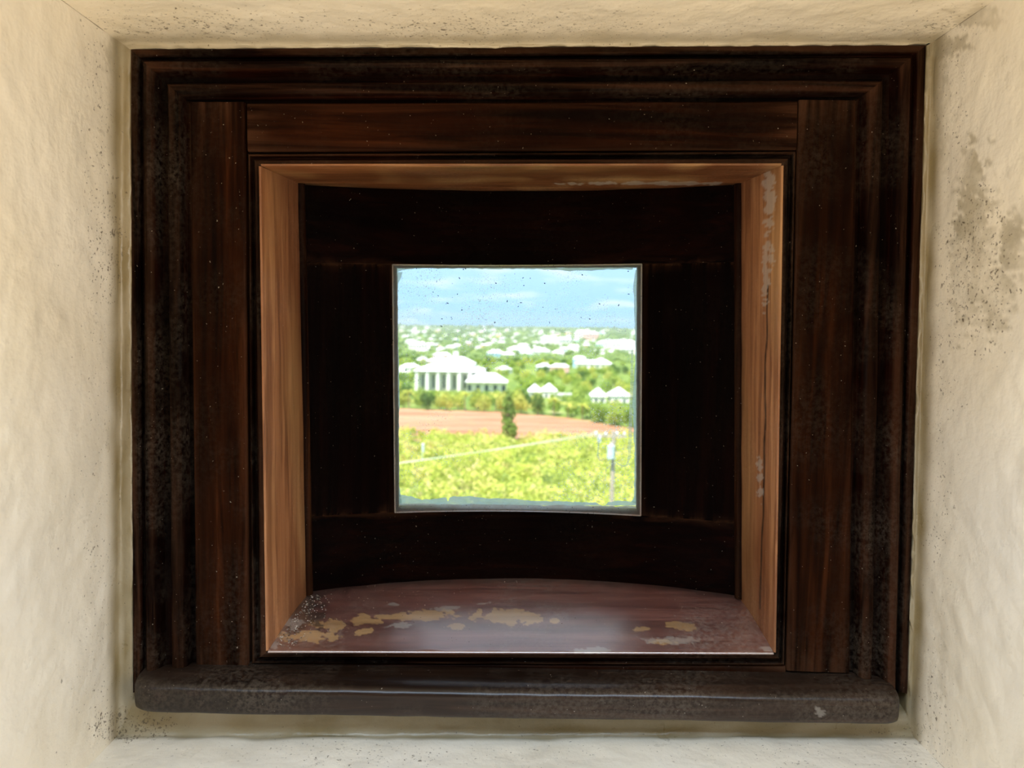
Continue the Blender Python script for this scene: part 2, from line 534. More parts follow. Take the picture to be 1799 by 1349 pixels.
# outline of the wood that the plaster meets: architrave on three sides, nosing below
zb_ = SILL_O[2].z
ED = [AO[0], AO[1], AO[1].lerp(AO[2], (AO[1].z - zb_) / (AO[1].z - AO[2].z)), AO[0].lerp(AO[3], (AO[0].z - zb_) / (AO[0].z - AO[3].z))]
SIDES = (('reveal_head', 0, 1), ('reveal_side', 1, 2), ('plaster_sill', 2, 3), ('reveal_side', 3, 0))
for nm, a, b in SIDES:
    nu = 230 if nm in ('reveal_head', 'plaster_sill') else 200
    verts, yel, stn, spk = [], [], [], []
    ctr = (REV[0] + REV[2]) / 2
    for i in range(nu):
        s = i / (nu - 1)
        ein, eout = ED[a].lerp(ED[b], s), REV[a].lerp(REV[b], s)
        side = (REV[b] - REV[a]).normalized()
        nrm = Vector((side.z, 0, -side.x))
        if nrm.dot(eout - ctr) < 0:
            nrm = -nrm
        # corner mitre direction so that neighbouring sides share their edge
        diag_a = Vector((-1 if a in (0, 3) else 1, 0, 1 if a < 2 else -1))
        diag_b = Vector((-1 if b in (0, 3) else 1, 0, 1 if b < 2 else -1))
        od = diag_a.lerp(diag_b, s)
        seam = min(s, 1 - s)
        for j, (w, y) in enumerate(prof):
            if w <= 1.0:
                p = ein.lerp(eout, w)
            else:
                p = eout + od * (RO * (w - 1.0))
            p = Vector((p.x, y, p.z))
            k = 14.0
            amp = 0.0022 * min(1, seam * 18 + 0.25) if j > 3 else 0.0010
            dn = N(p.x * k, p.y * k, p.z * k) + 0.5 * N(p.x * 45, p.y * 45, p.z * 45 + 7)
            if 0 <= w <= 1.0:
                # the ragged paint line against the wood, then gentle trowel waves
                if j < 4:
                    rag = 0.0022 * N(s * 38 + a * 5, 1.7) + 0.0012 * N(s * 110 + a * 3, 9.2)
                    p -= nrm * rag
                dd = amp * dn
                p += nrm * dd if w >= 1.0 else Vector((0, dd, 0)) + nrm * dd * 0.5
            verts.append(p)
            px, py = pix(p) if p.y > 0.2 else (0, 0)
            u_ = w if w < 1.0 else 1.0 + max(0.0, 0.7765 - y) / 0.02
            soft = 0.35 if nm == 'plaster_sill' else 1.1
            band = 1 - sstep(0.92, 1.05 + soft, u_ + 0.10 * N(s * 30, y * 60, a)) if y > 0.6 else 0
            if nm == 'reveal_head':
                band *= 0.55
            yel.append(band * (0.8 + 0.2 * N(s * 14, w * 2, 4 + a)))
            st = 0.0
            if a == 1:        # flaked grey patch on the right-hand reveal
                for c in ((1712, 430, 38, 130), (1705, 300, 14, 60), (1745, 520, 40, 60), (1690, 500, 20, 70), (1780, 430, 25, 60)):
                    st = max(st, blob(px, py, *c, 0.8))
                st = max(st, 0.6 * blob(px, py, 1660, 210, 10, 90, 0.9))
                st = max(st, 0.5 * blob(px, py, 1655, 1180, 9, 50, 0.9))
            # darker ragged blotches in the niche's corners
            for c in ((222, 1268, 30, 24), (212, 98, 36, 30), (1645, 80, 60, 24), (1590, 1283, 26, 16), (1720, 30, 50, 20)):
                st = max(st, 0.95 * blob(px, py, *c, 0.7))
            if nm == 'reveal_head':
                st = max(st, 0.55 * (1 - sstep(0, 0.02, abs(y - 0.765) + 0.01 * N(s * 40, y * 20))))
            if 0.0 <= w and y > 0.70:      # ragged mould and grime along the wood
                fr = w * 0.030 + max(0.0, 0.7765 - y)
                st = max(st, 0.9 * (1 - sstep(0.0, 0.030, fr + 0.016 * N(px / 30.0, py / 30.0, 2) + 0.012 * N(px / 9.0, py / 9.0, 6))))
            stn.append(st)
            d = 0.30 + 0.35 * N(p.x * 9 + 3, p.y * 9, p.z * 9)
            d += 0.55 * (1 - sstep(0.0, 0.07, abs(y - 0.745)))
            if nm == 'reveal_head':
                d += 0.25
            d = max(d, 1.4 * blob(px, py, 230, 1275, 80, 35), 1.2 * blob(px, py, 190, 420, 30, 110, 0.8), 1.2 * blob(px, py, 1720, 470, 70, 160, 0.8), blob(px, py, 1580, 1285, 70, 22))
            spk.append(max(0, min(1.5, d)))
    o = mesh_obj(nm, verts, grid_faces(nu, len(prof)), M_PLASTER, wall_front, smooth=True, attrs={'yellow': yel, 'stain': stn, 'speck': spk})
    fix_normals(o)
    tag(o, {'reveal_head': 'speckled cream plaster soffit of the niche', 'plaster_sill': 'white painted plaster ledge of the niche'}.get(nm) or
        ('cream plaster reveal with a flaked grey patch' if a == 1 else 'lumpy cream plaster reveal'))

# ------------------------------------------------------------------ the window (dark wood, set in the niche)
win = empty('window_1', Vector(((AO[2].x + AO[3].x) / 2, YF, SILL_O[2].z)))
tag(win, 'small square pane in a deep dark wooden window frame within plaster niche', 'window', kind='structure')


def sweep(name, mat, qo, qi, a, b, prof, close=True, nseg=40, wob=0.0006, seed=0.0):
    """moulding between outline qo and qi along one side, mitred at both ends; prof = (across, depth)"""
    verts, n = [], len(prof)
    for i in range(nseg + 1):
        s = i / nseg
        for k, (t, y) in enumerate(prof):
            p = qo[a].lerp(qi[a], t).lerp(qo[b].lerp(qi[b], t), s)
            dy = wob * (N(s * 9 + seed, t * 7, k * 0.7) + 0.5 * N(s * 30 + seed, t * 9, k)) if y < 0.83 else 0
            verts.append((p.x, y + dy, p.z))
    faces = [(i * n + k, (i + 1) * n + k, (i + 1) * n + (k + 1) % n, i * n + (k + 1) % n) for i in range(nseg) for k in range(n)]
    faces += [tuple(range(n)), tuple(reversed(range(nseg * n, nseg * n + n)))]
    o = mesh_obj(name, verts, faces, mat, win)
    fix_normals(o)
    return autosmooth(o, 32)


ARCH = [(0, 0.85), (0, 0.786), (0.015, 0.7835), (0.13, 0.7825), (0.15, 0.784), (0.165, 0.790), (0.21, 0.790), (0.225, 0.785),
        (0.27, 0.7815), (0.33, 0.7805), (0.40, 0.782), (0.45, 0.787), (0.50, 0.7945), (0.60, 0.796), (0.64, 0.792), (0.66, 0.788),
        (0.70, 0.7865), (0.80, 0.7865), (0.86, 0.788), (0.90, 0.792), (0.92, 0.802), (1.0, 0.802), (1.0, 0.85)]
for a, b, m in ((0, 1, M_ARCH_H), (1, 2, M_ARCH_V), (3, 0, M_ARCH_V)):
    sweep('architrave', m, AO, AI, a, b, ARCH, seed=a * 3.1, nseg=60)


def slab(name, mat, q, y0, y1, bev=0.0018, nseg=24, seed=0.0):
    """board with eased edges: q = TL TR BR BL positions, front y0, back y1; its long way is cut into segments"""
    q = [Vector((p.x, 0, p.z)) for p in q]
    vert = (q[0] - q[3]).length > (q[1] - q[0]).length
    A, B, C, D = (q[0], q[1], q[2], q[3]) if vert else (q[1], q[2], q[3], q[0])     # A-B short end, runs to D-C
    wid = (A - B).length
    e = bev / wid
    cs = [(0, y1), (0, y0 + bev), (e * 0.35, y0 + bev * 0.35), (e, y0), (0.33, y0), (0.66, y0), (1 - e, y0), (1 - e * 0.35, y0 + bev * 0.35), (1, y0 + bev), (1, y1)]
    n, verts = len(cs), []
    for i in range(nseg + 1):
        s = i / nseg
        for k, (t, y) in enumerate(cs):
            p = A.lerp(B, t).lerp(D.lerp(C, t), s)
            dy = 0.0006 * N(s * 7 + seed, t * 4, 3.3) if 0 < k < n - 1 else 0
            verts.append((p.x, y + dy, p.z))
    faces = [(i * n + k, (i + 1) * n + k, (i + 1) * n + (k + 1) % n, i * n + (k + 1) % n) for i in range(nseg) for k in range(n)]
    faces += [tuple(range(n)), tuple(reversed(range(nseg * n, nseg * n + n)))]
    o = mesh_obj(name, verts, faces, mat, win)
    fix_normals(o)
    return autosmooth(o, 40)


def fq(*pts):
    return [P(x, y, YF) for x, y in pts]


slab('frame_stile', M_FRAME_V, fq((336, 181), (431, 181), (437, 1172), (346, 1174)), 0.7965, 0.85, seed=1)
slab('frame_stile', M_FRAME_V, fq((1402, 177), (1502, 178), (1491, 1180), (1381, 1176)), 0.7970, 0.85, seed=5)
slab('frame_rail', M_FRAME_H, fq((436, 183), (1399, 179), (1397, 264), (437, 267)), 0.7968, 0.85, seed=9)
slab('frame_rail', M_FRAME_H, fq((438, 1166), (1380, 1170), (1380, 1195), (438, 1195)), 0.800, 0.85, seed=12)
BEAD = [(0, 0.85), (0, 0.803), (0.06, 0.800), (0.16, 0.7975), (0.22, 0.7975), (0.30, 0.802), (0.40, 0.802), (0.46, 0.799), (0.60, 0.7955), (0.80, 0.7945), (0.97, 0.7955), (0.94, 0.803), (0.55, 0.85)]
for a, b, m in ((0, 1, M_ARCH_H), (1, 2, M_ARCH_V), (2, 3, M_ARCH_H), (3, 0, M_ARCH_V)):
    sweep('bead', m, BO, LF, a, b, BEAD, seed=20 + a * 2.3, wob=0.0004)

# lining boards of the square opening; they run back past the bowed sash
XC = (LB[0].x + LB[1].x) / 2
HW = 0.27


def bow(x):
    u = (x - XC) / HW
    return Y_E + SAG * max(0.0, 1 - u * u) - (0.06 * (abs(u) - 1) if abs(u) > 1 else 0)


WORN = [(585, 1098, 38, 9), (540, 1117, 55, 10), (695, 1083, 30, 6), (640, 1088, 30, 8), (760, 1080, 38, 10), (735, 1084, 30, 8), (842, 1075, 6, 6), (880, 1083, 42, 13), (928, 1084, 22, 10),
        (802, 1101, 18, 6), (640, 1110, 16, 6), (975, 1091, 8, 4), (1195, 1100, 26, 7), (1130, 1105, 16, 5), (1165, 1128, 20, 4)]
CHALK = [(500, 1092, 30, 8), (1180, 1125, 50, 6), (1040, 1144, 28, 5), (700, 1098, 22, 4), (1350, 1140, 16, 5), (480, 1132, 10, 8), (850, 1060, 20, 4), (780, 1067, 18, 4), (690, 1061, 10, 3)]
for a, b, nm in ((0, 1, 'head_lining'), (1, 2, 'side_lining'), (2, 3, 'sill_lining'), (3, 0, 'side_lining')):
    nu, nv = (420, 110) if nm == 'sill_lining' else (240, 70)
    verts, wear, grime, chalk = [], [], [], []
    y_end = 0.982
    side = (LF[b] - LF[a]).normalized()
    nin = Vector((side.z, 0, -side.x))
    if nin.dot((LF[0] + LF[2]) / 2 - LF[a]) < 0:
        nin = -nin
    RA = 0.0022
    # rounded arris in front: (inset, y)
    rows = [(-RA + RA * math.sin(k / 5 * math.pi / 2) , 0.7938 + RA * (1 - math.cos(k / 5 * math.pi / 2))) for k in range(6)]
    for k in range(1, nv + 1):
        rows.append((0.0, lerp(0.7938 + RA, y_end, k / nv)))
    rows = [(-0.0024, 0.815)] + rows
    for i in range(nu):
        s = i / (nu - 1)
        pf = LF[a].lerp(LF[b], s)
        pb = LB[a].lerp(LB[b], s)
        for inset, y in rows:
            t = max(0.0, (y - 0.796) / (Y_E - 0.796))
            p = pf.lerp(pb, t)
            p = Vector((p.x, y, p.z)) + nin * inset
            if nm == 'sill_lining' and inset == 0:
                p.z += 0.0100 * t * (1 - t) + 0.0006 * N(p.x * 30, p.y * 30)          # worn round towards its front
            elif inset == 0:
                p += nin * 0.0008 * N(p.x * 18, p.y * 18, p.z * 18)
            verts.append(p)
            px, py = pix(p)
            wv = gv = cv = 0.0
            if nm == 'sill_lining':
                for c in WORN:
                    wv = max(wv, blob(px, py, *c, 0.8))
                for c in CHALK:
                    cv = max(cv, 0.5 * blob(px, py, *c, 1.1))
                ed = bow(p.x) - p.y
                gv = 0.75 * (1 - sstep(0.0, 0.025, ed + 0.012 * N(p.x * 60, p.y * 60)))     # darker line along the sash
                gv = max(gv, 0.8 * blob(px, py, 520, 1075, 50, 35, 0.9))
            else:
                wv = 0.35 * max(0, N(p.x * 20, p.y * 20, p.z * 6)) * 2
                if a == 1:
                    for c in ((1352, 370, 8, 60), (1345, 480, 6, 60), (1335, 840, 5, 30), (1350, 330, 10, 30)):
                        cv = max(cv, 0.5 * blob(px, py, *c, 1.3))
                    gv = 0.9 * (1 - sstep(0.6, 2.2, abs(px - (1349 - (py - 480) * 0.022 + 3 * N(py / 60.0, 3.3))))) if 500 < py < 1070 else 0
                if a == 0:
                    cv = 0.5 * blob(px, py, 1150, 322, 140, 3, 0.9)
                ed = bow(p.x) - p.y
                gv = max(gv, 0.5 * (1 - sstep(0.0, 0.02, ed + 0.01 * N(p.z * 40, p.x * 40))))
            wear.append(wv)
            grime.append(gv)
            chalk.append(cv)
    nr = len(rows)
    faces = grid_faces(nu, nr)
    # back of the board, 14 mm behind the face, to make it solid
    nb = len(verts)
    for i in range(nu):
        for k in (0, nr - 1):
            p = verts[i * nr + k] - nin * (0.014 if k else 0.004)
            verts.append(Vector((p.x, p.y + (0.03 if not k else 0), p.z)))
            wear.append(0); grime.append(0); chalk.append(0)
    for i in range(nu - 1):
        A0, A1, B0, B1 = nb + 2 * i, nb + 2 * i + 1, nb + 2 * i + 2, nb + 2 * i + 3
        faces += [(A0, B0, B1, A1), (i * nr, (i + 1) * nr, B0, A0), (i * nr + nr - 1, A1, B1, (i + 1) * nr + nr - 1)]
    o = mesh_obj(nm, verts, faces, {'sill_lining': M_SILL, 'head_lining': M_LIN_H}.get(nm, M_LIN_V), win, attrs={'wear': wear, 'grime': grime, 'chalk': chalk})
    fix_normals(o)
    autosmooth(o, 40)
    if nm == 'sill_lining':
        tag(o, 'red varnished sill board with flaked patches of bare wood')

# crumbs of dirt and paint swept into the corner of the sill, thinning out across it (one part: too small to pick apart)
def sill_z(x, y):
    t_ = (y - 0.796) / (Y_E - 0.796)
    u_ = (x - LF[3].x) / (LF[2].x - LF[3].x)
    f_, b_ = lerp(LF[3].z, LF[2].z, u_), lerp(LB[3].z, LB[2].z, u_)
    return lerp(f_, b_, t_) + 0.0100 * t_ * (1 - t_)


vv, ff = [], []
for k in range(520):
    if k < 260:
        a_ = rng.random()
        x = lerp(LF[3].x, LB[3].x, a_) + 0.004 + abs(rng.normal()) * 0.014
        y = lerp(0.80, Y_E, a_) + 0.004 * rng.normal()
    else:
        x, y = rng.uniform(LF[3].x + 0.01, LF[2].x - 0.01), rng.uniform(0.80, 0.945)
    if y > bow(x) - 0.003 or y < 0.798:
        continue
    r = rng.uniform(0.0004, 0.0011) if k < 260 else rng.uniform(0.0003, 0.0006)
    z = sill_z(x, y)
    b0 = len(vv)
    an = rng.uniform(0, 6.28)
    for j in range(3):
        vv.append((x + r * 1.4 * math.cos(an + j * 2.1), y + r * math.sin(an + j * 2.1), z))
    vv.append((x, y, z + r * 0.9))
    ff += [(b0, b0 + 1, b0 + 3), (b0 + 1, b0 + 2, b0 + 3), (b0 + 2, b0, b0 + 3)]
M_CRUMB = NT('pale_paint_crumbs')
M_CRUMB = M_CRUMB.done(M_CRUMB.bsdf(M_CRUMB.ramp(M_CRUMB.noise(160.0, 2), (0.4, (0.10, 0.07, 0.05)), (0.6, (0.62, 0.55, 0.48))), 0.8))
tag(mesh_obj('crumbs', vv, ff, M_CRUMB, win), 'crumbs of dirt and paint on the sill', kind='stuff')

# slim stop beads where the side linings meet the sash
for sx, (tp, bt) in ((1, (LB[0], LB[3])), (-1, (LB[1], LB[2]))):
    verts = []
    n = 6
    for i in range(41):
        p = tp.lerp(bt, i / 40)
        for k in range(n):
            th = math.pi * k / (n - 1)
            verts.append((p.x + sx * (0.0065 * math.sin(th) - 0.0005), bow(p.x) - 0.013 + 0.0125 * (1 - math.cos(th)) / 2 + 0.001, p.z))
    faces = grid_faces(41, n)
    o = mesh_obj('stop_bead', verts, faces, M_FRAME_V, win)
    fix_normals(o)
    autosmooth(o, 50)

# bowed sash board: two rails right across, two stiles between them, a square hole
HQ = [P(x, y, Y_E + 0.036) for x, y in Q_HOLE]
GAP = 0.0


def sash(name, mat, x0, x1, zt, zb, nx, nz, th=0.026):
    """curved board; x0/x1 are (top, bottom) x's, zt/zb are (left, right) heights"""
    fv, bv = [], []
    e = 0.0012
    us = [0, 0.008] + [0.008 + 0.984 * i / nx for i in range(1, nx)] + [0.992, 1]
    vs_ = [0, 0.012] + [0.012 + 0.976 * i / nz for i in range(1, nz)] + [0.988, 1]
    for u in us:
        for v in vs_:
            x = lerp(lerp(x0[0], x0[1], v), lerp(x1[0], x1[1], v), u)
            z = lerp(lerp(zt[0], zt[1], u), lerp(zb[0], zb[1], u), v)
            edge = e if (u in (0, 1) or v in (0, 1)) else 0
            fv.append((x, bow(x) + edge + 0.0004 * N(x * 14, z * 14), z))
            bv.append((x, bow(x) + th, z))
    a, b = len(us), len(vs_)
    n = a * b
    faces = grid_faces(a, b) + [tuple(n + k for k in f) for f in grid_faces(a, b, True)]
    rim = [i * b for i in range(a)] + [(a - 1) * b + j for j in range(1, b)] + [i * b + b - 1 for i in range(a - 2, -1, -1)] + [j for j in range(b - 2, 0, -1)]
    faces += [(rim[i], rim[(i + 1) % len(rim)], n + rim[(i + 1) % len(rim)], n + rim[i]) for i in range(len(rim))]
    o = mesh_obj(name, fv + bv, faces, mat, win)
    fix_normals(o)
    return autosmooth(o, 30)


XL, XR = LB[3].x - 0.018, LB[2].x + 0.018
XL = min(XL, LB[0].x - 0.018)
XR = max(XR, LB[1].x + 0.018)
ZT, ZB = max(LB[0].z, LB[1].z) + 0.012, min(LB[2].z, LB[3].z) - 0.020
zl_t, zr_t, zl_b, zr_b = HQ[0].z, HQ[1].z, HQ[3].z, HQ[2].z
sl_t, sl_b = (zr_t - zl_t) / (HQ[1].x - HQ[0].x), (zr_b - zl_b) / (HQ[2].x - HQ[3].x)
zT = lambda x: zl_t + sl_t * (x - HQ[0].x)
zB = lambda x: zl_b + sl_b * (x - HQ[3].x)
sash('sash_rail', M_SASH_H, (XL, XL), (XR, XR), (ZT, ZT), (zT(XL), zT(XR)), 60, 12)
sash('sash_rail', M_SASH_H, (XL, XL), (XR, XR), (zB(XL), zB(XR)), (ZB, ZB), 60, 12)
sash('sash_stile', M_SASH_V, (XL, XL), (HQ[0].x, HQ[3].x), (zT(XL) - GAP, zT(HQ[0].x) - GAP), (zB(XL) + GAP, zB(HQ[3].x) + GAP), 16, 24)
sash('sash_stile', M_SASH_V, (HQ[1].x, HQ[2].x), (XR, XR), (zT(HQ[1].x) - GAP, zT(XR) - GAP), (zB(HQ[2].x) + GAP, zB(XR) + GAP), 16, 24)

# pane, and the painted putty round it
YG = Y_E + 0.0545
gx = lambda p: p
pane_q = [HQ[0] + Vector((-0.004, 0, 0.004)), HQ[1] + Vector((0.004, 0, 0.004)), HQ[2] + Vector((0.004, 0, -0.004)), HQ[3] + Vector((-0.004, 0, -0.004))]
pv = [(p.x, YG, p.z) for p in pane_q] + [(p.x, YG + 0.0025, p.z) for p in pane_q]
pane = mesh_obj('glass_pane', pv, [(0, 1, 2, 3), (7, 6, 5, 4), (0, 4, 5, 1), (1, 5, 6, 2), (2, 6, 7, 3), (3, 7, 4, 0)], M_GLASS, win)
fix_normals(pane)
tag(pane, 'dusty old glass pane with specks')


def rebate(name, a, b, nin, wpix, mat, seed):
    """painted edge of the hole and the putty fillet that runs onto the glass"""
    verts = []
    n = 110
    for i in range(n + 1):
        s = i / n
        p = HQ[a].lerp(HQ[b], s)
        wv = wpix * (1 + 0.25 * N(s * 14, seed) + 0.18 * N(s * 50, seed + 3))
        y0 = bow(p.x) - 0.0006
        in0 = 0.0008 + 0.0004 * N(s * 30, seed + 8)
        for dy, ins in ((y0 - YG, -0.0006), (y0 - YG, in0), ((y0 - YG) * 0.5, in0 + 0.0008), (-0.0012, in0 + wv * 0.6), (-0.0003, in0 + wv)):
            verts.append((p.x + nin[0] * ins, YG + dy, p.z + nin[1] * ins))
    m = 5
    faces = [(i * m + k, (i + 1) * m + k, (i + 1) * m + k + 1, i * m + k + 1) for i in range(n) for k in range(m - 1)]
    o = mesh_obj(name, verts, faces, mat, win)
    fix_normals(o)
    autosmooth(o, 50)
    return o


rebate('putty_fillet', 0, 1, (0, -1), 0.0022, M_PUTTY, 1.0)
rebate('putty_fillet', 1, 2, (-1, 0), 0.0022, M_PUTTY, 2.0)
rebate('putty_fillet', 2, 3, (0, 1), 0.0062, M_PUTTY, 3.0)
rebate('putty_fillet', 3, 0, (1, 0), 0.0022, M_PUTTY, 4.0)


def film(name, outer, innr, mat, lab=None):
    """thin paint film on the room side of the glass, between two pixel polylines"""
    n = len(outer)
    vv = [P(x, y, YG - 0.0003) for x, y in outer] + [P(x, y, YG - 0.0003) for x, y in innr]
    fc = [(i, i + 1, n + i + 1, n + i) for i in range(n - 1)]
    o = mesh_obj(name, vv, fc, mat, pane)
    if lab:
        tag(o, lab)
    return o


def dens(pts, step=2.0):
    out = []
    for (x0, y0), (x1, y1) in zip(pts[:-1], pts[1:]):
        k = max(1, int(math.hypot(x1 - x0, y1 - y0) / step))
        out += [(lerp(x0, x1, i / k), lerp(y0, y1, i / k)) for i in range(k)]
    return out + [pts[-1]]


bt = dens([(697, 855), (701, 868), (722, 872), (742, 878), (752, 877), (784, 874), (787, 880), (790, 873), (815, 871), (860, 875), (900, 876), (930, 879), (990, 881), (1008, 882), (1045, 883), (1062, 889), (1068, 882), (1090, 880), (1108, 881), (1117, 870), (1119, 850)])
film('overlap_paint', [(x, 888) for x, y in bt], [(x, y + 1.6 * N(x / 9.0, 1.3)) for x, y in bt], M_PAINT, 'ragged bluish white paint along the bottom of the glass')
rt = dens([(1116, 474), (1113, 500), (1115, 560), (1116, 640), (1111, 700), (1114, 780), (1115, 830), (1112, 885)], 3)
film('overlap_paint', [(1119.5, y) for x, y in rt], [(x + 1.5 * N(y / 8.0, 4.4), y) for x, y in rt], M_PAINT, 'streaky bluish white paint down the edge of the glass')
lt = dens([(708, 478), (699, 500), (698, 560), (701, 640), (702, 700), (700, 780), (701, 850), (706, 885)], 3)
film('overlap_paint', [(698, y) for x, y in lt], [(x + 1.2 * N(y / 9.0, 8.4), y) for x, y in lt], M_PAINT)
tt = dens([(696, 480), (706, 475), (730, 471), (800, 471.5), (870, 473), (900, 472), (960, 473), (1000, 476), (1040, 475), (1075, 473), (1112, 473)], 3)
film('overlap_paint', [(x, 470.5) for x, y in tt], [(x, y + 1.4 * N(x / 8.0, 6.4)) for x, y in tt], M_PAINT)
# wipe smears left on the glass
for pts, wd in (([(1111, 600), (1110, 680), (1107, 760), (1106, 800), (1102, 816), (1096, 819), (1088, 816), (1080, 810)], 6.0),
                ([(1050, 760), (1052, 775), (1050, 800), (1053, 808), (1058, 808), (1061, 805)], 3.4)):
    d = dens(pts, 3)
    n_ = []
    for i, (x, y) in enumerate(d):
        x0, y0 = d[max(0, i - 1)]
        x1, y1 = d[min(len(d) - 1, i + 1)]
        L = math.hypot(x1 - x0, y1 - y0) or 1
        n_.append((-(y1 - y0) / L, (x1 - x0) / L))
    tp = [min(1, 3 * i / len(d) + 0.25, 4 * (len(d) - 1 - i) / len(d) + 0.2) for i in range(len(d))]
    film('wipe_smear', [(x + nx * wd * k / 2, y + ny_ * wd * k / 2) for (x, y), (nx, ny_), k in zip(d, n_, tp)],
         [(x - nx * wd * k / 2, y - ny_ * wd * k / 2) for (x, y), (nx, ny_), k in zip(d, n_, tp)], M_SMEAR)
# dark specks on the glass, mostly in the upper part (one joined part: too small to pick apart)
vv, ff = [], []
for k in range(95):
    x, y = rng.uniform(705, 1110), 470 + 105 * rng.random() if k < 60 else rng.uniform(575, 880)
    c = P(x, y, YG - 0.0005)
    r = (0.0004 + 0.0007 * rng.random() ** 2) * (1.0 if k < 60 else 0.7)
    st = rng.uniform(0.6, 1.8)
    an = rng.uniform(0, math.pi)
    b0 = len(vv)
    for j in range(6):
        th = j * math.pi / 3
        u, w = r * st * math.cos(th), r / st * math.sin(th)
        vv.append((c.x + u * math.cos(an) - w * math.sin(an), c.y, c.z + u * math.sin(an) + w * math.cos(an)))
    vv.append((c.x, c.y - 0.0004, c.z))
    ff += [(b0 + j, b0 + (j + 1) % 6, b0 + 6) for j in range(6)]
tag(mesh_obj('fly_specks', vv, ff, M_SPECK, pane), 'tiny dark fly specks', kind='stuff')

# rounded nosing (stool) across the foot of the frame
zs = lambda y: lerp(P(900, 1173, 0.80).z, P(900, 1203, 0.777).z, (0.80 - y) / 0.023)
z_bot = P(900, 1263, 0.757).z
z0n = zs(0.80)
PR = [(0.85, z0n), (0.806, z0n), (0.795, z0n - 0.0002), (0.785, z0n - 0.0006), (0.775, z0n - 0.0012)]
for k in range(15):
    th = 0.12 + k / 14 * (math.pi / 2 - 0.12)
    PR.append((0.772 - 0.018 * math.sin(th), z0n - 0.0015 - 0.010 * (1 - math.cos(th))))
zk = PR[-1][1]
PR += [(0.7540 + 0.0025 * max(0.0, k / 14 - 0.6) ** 2 / 0.16, lerp(zk, z_bot, k / 15)) for k in range(1, 15)]
PR += [(0.7575, lerp(zk, z_bot, 0.97)), (0.762, z_bot - 0.001), (0.85, z_bot - 0.001)]
x0n, x1n = P(231, 1235, 0.757).x, P(1583, 1235, 0.757).x
nseg, verts, wear, grime, chalk = 420, [], [], [], []
PATCH = [(342, 1214, 13, 12), (470, 1222, 30, 7), (500, 1217, 9, 9), (985, 1217, 16, 7), (1093, 1222, 7, 4), (1152, 1226, 7, 8), (280, 1228, 10, 9)]
for i in range(nseg + 1):
    s = i / nseg
    x = lerp(x0n, x1n, s)
    endk = max(sstep(0.10, 0.0, s) if s < 0.1 else 0, 0)
    for y, z in PR:
        dz = 0.0012 * N(x * 9, 2.2) + 0.0005 * N(x * 40, z * 60)
        if z > zs(0.80) - 0.0006:
            dz = 0
        rnd = 0.010 * max(0, 1 - s / 0.03) ** 2 + 0.006 * max(0, 1 - (1 - s) / 0.02) ** 2
        yy = min(0.86, y + (rnd if y < 0.84 else 0))
        verts.append((x, yy, z + dz))
        px, py = pix(verts[-1])
        wv = max(blob(px, py, *c, 0.8) for c in PATCH)
        wear.append(wv)
        grime.append(0.5 * blob(px, py, 250, 1190, 70, 18, 0.8))
        chalk.append(0.0 if py < 1206 else 0.3 * blob(px, py, 1440, 1250, 8, 8, 1.2))
m = len(PR)
faces = [(i * m + k, (i + 1) * m + k, (i + 1) * m + (k + 1) % m, i * m + (k + 1) % m) for i in range(nseg) for k in range(m)]
faces += [tuple(range(m)), tuple(reversed(range(nseg * m, nseg * m + m)))]
o = mesh_obj('sill_nosing', verts, faces, M_NOSE, win, attrs={'wear': wear, 'grime': grime, 'chalk': chalk})
fix_normals(o)
autosmooth(o, 40)
tag(o, 'dusty rounded brown nosing with chipped varnish')

# ------------------------------------------------------------------ outdoors: the land below the tower
GD = [(0, -16), (30, -15), (45, -15.8), (80, -18.3), (120, -20.6), (165, -22.9), (205, -23.0), (240, -24.2), (300, -26.3), (325, -27.0), (400, -28.2), (600, -29.5), (1000, -31), (1600, -28), (2300, -20), (3200, -8), (4200, 4.0), (6000, 2.0)]
GX, GZ = np.array([g[0] for g in GD], float), np.array([g[1] for g in GD], float)


def ground(x, y):
    d = np.maximum(0.0, np.asarray(y, float))
    z = np.interp(d, GX, GZ)
    far = np.clip((d - 500) / 2500, 0, 1)
    z = z + far * 5.0 * np.sin(np.asarray(x) / 210.0 + 1.3) * np.sin(d / 330.0) + far * 3 * np.sin(np.asarray(x) / 90.0 + d / 400)
    return z - np.clip((d - 60) / 100, 0, 1) * np.clip((260 - d) / 60, 0, 1) * 0.012 * np.asarray(x)


def gz(x, y):
    return float(ground(x, y))


def X(px, d):
    """sideways position of pixel column px on the land at distance d"""
    z = gz((px - W / 2) / FPX * d, d)
    py = H / 2
    for _ in range(3):
        x = P(px, py, d).x
        py = pix((x, d, z))[1]
    return x


def hedge_y(x):
    return float(np.interp(x, [-120, -40, 0, 10, 36, 60, 120], [214, 210, 206, 200, 170, 158, 150]))


def front_y(x):
    return float(np.interp(x, [-120, -32, -10, 0, 14, 30, 60], [158, 160, 152, 150, 158, 163, 150]))


ts = np.concatenate([np.linspace(2, 60, 30), np.linspace(62, 320, 170), np.geomspace(325, 6000, 90)])
us = np.linspace(-0.85, 0.85, 150)
verts, fld = [], []
for d in ts:
    for u in us:
        x = u * d + (u * 30 if d < 40 else u * 30)
        n = N(x / 7, d / 7)
        verts.append((x, d, gz(x, d) + (0.4 * n if d > 20 else 0)))
        inside = front_y(x) - 12 + 5 * N(x / 9, d / 9, 3) < d < hedge_y(x) + 3
        fld.append(1.0 if inside else 0.0)


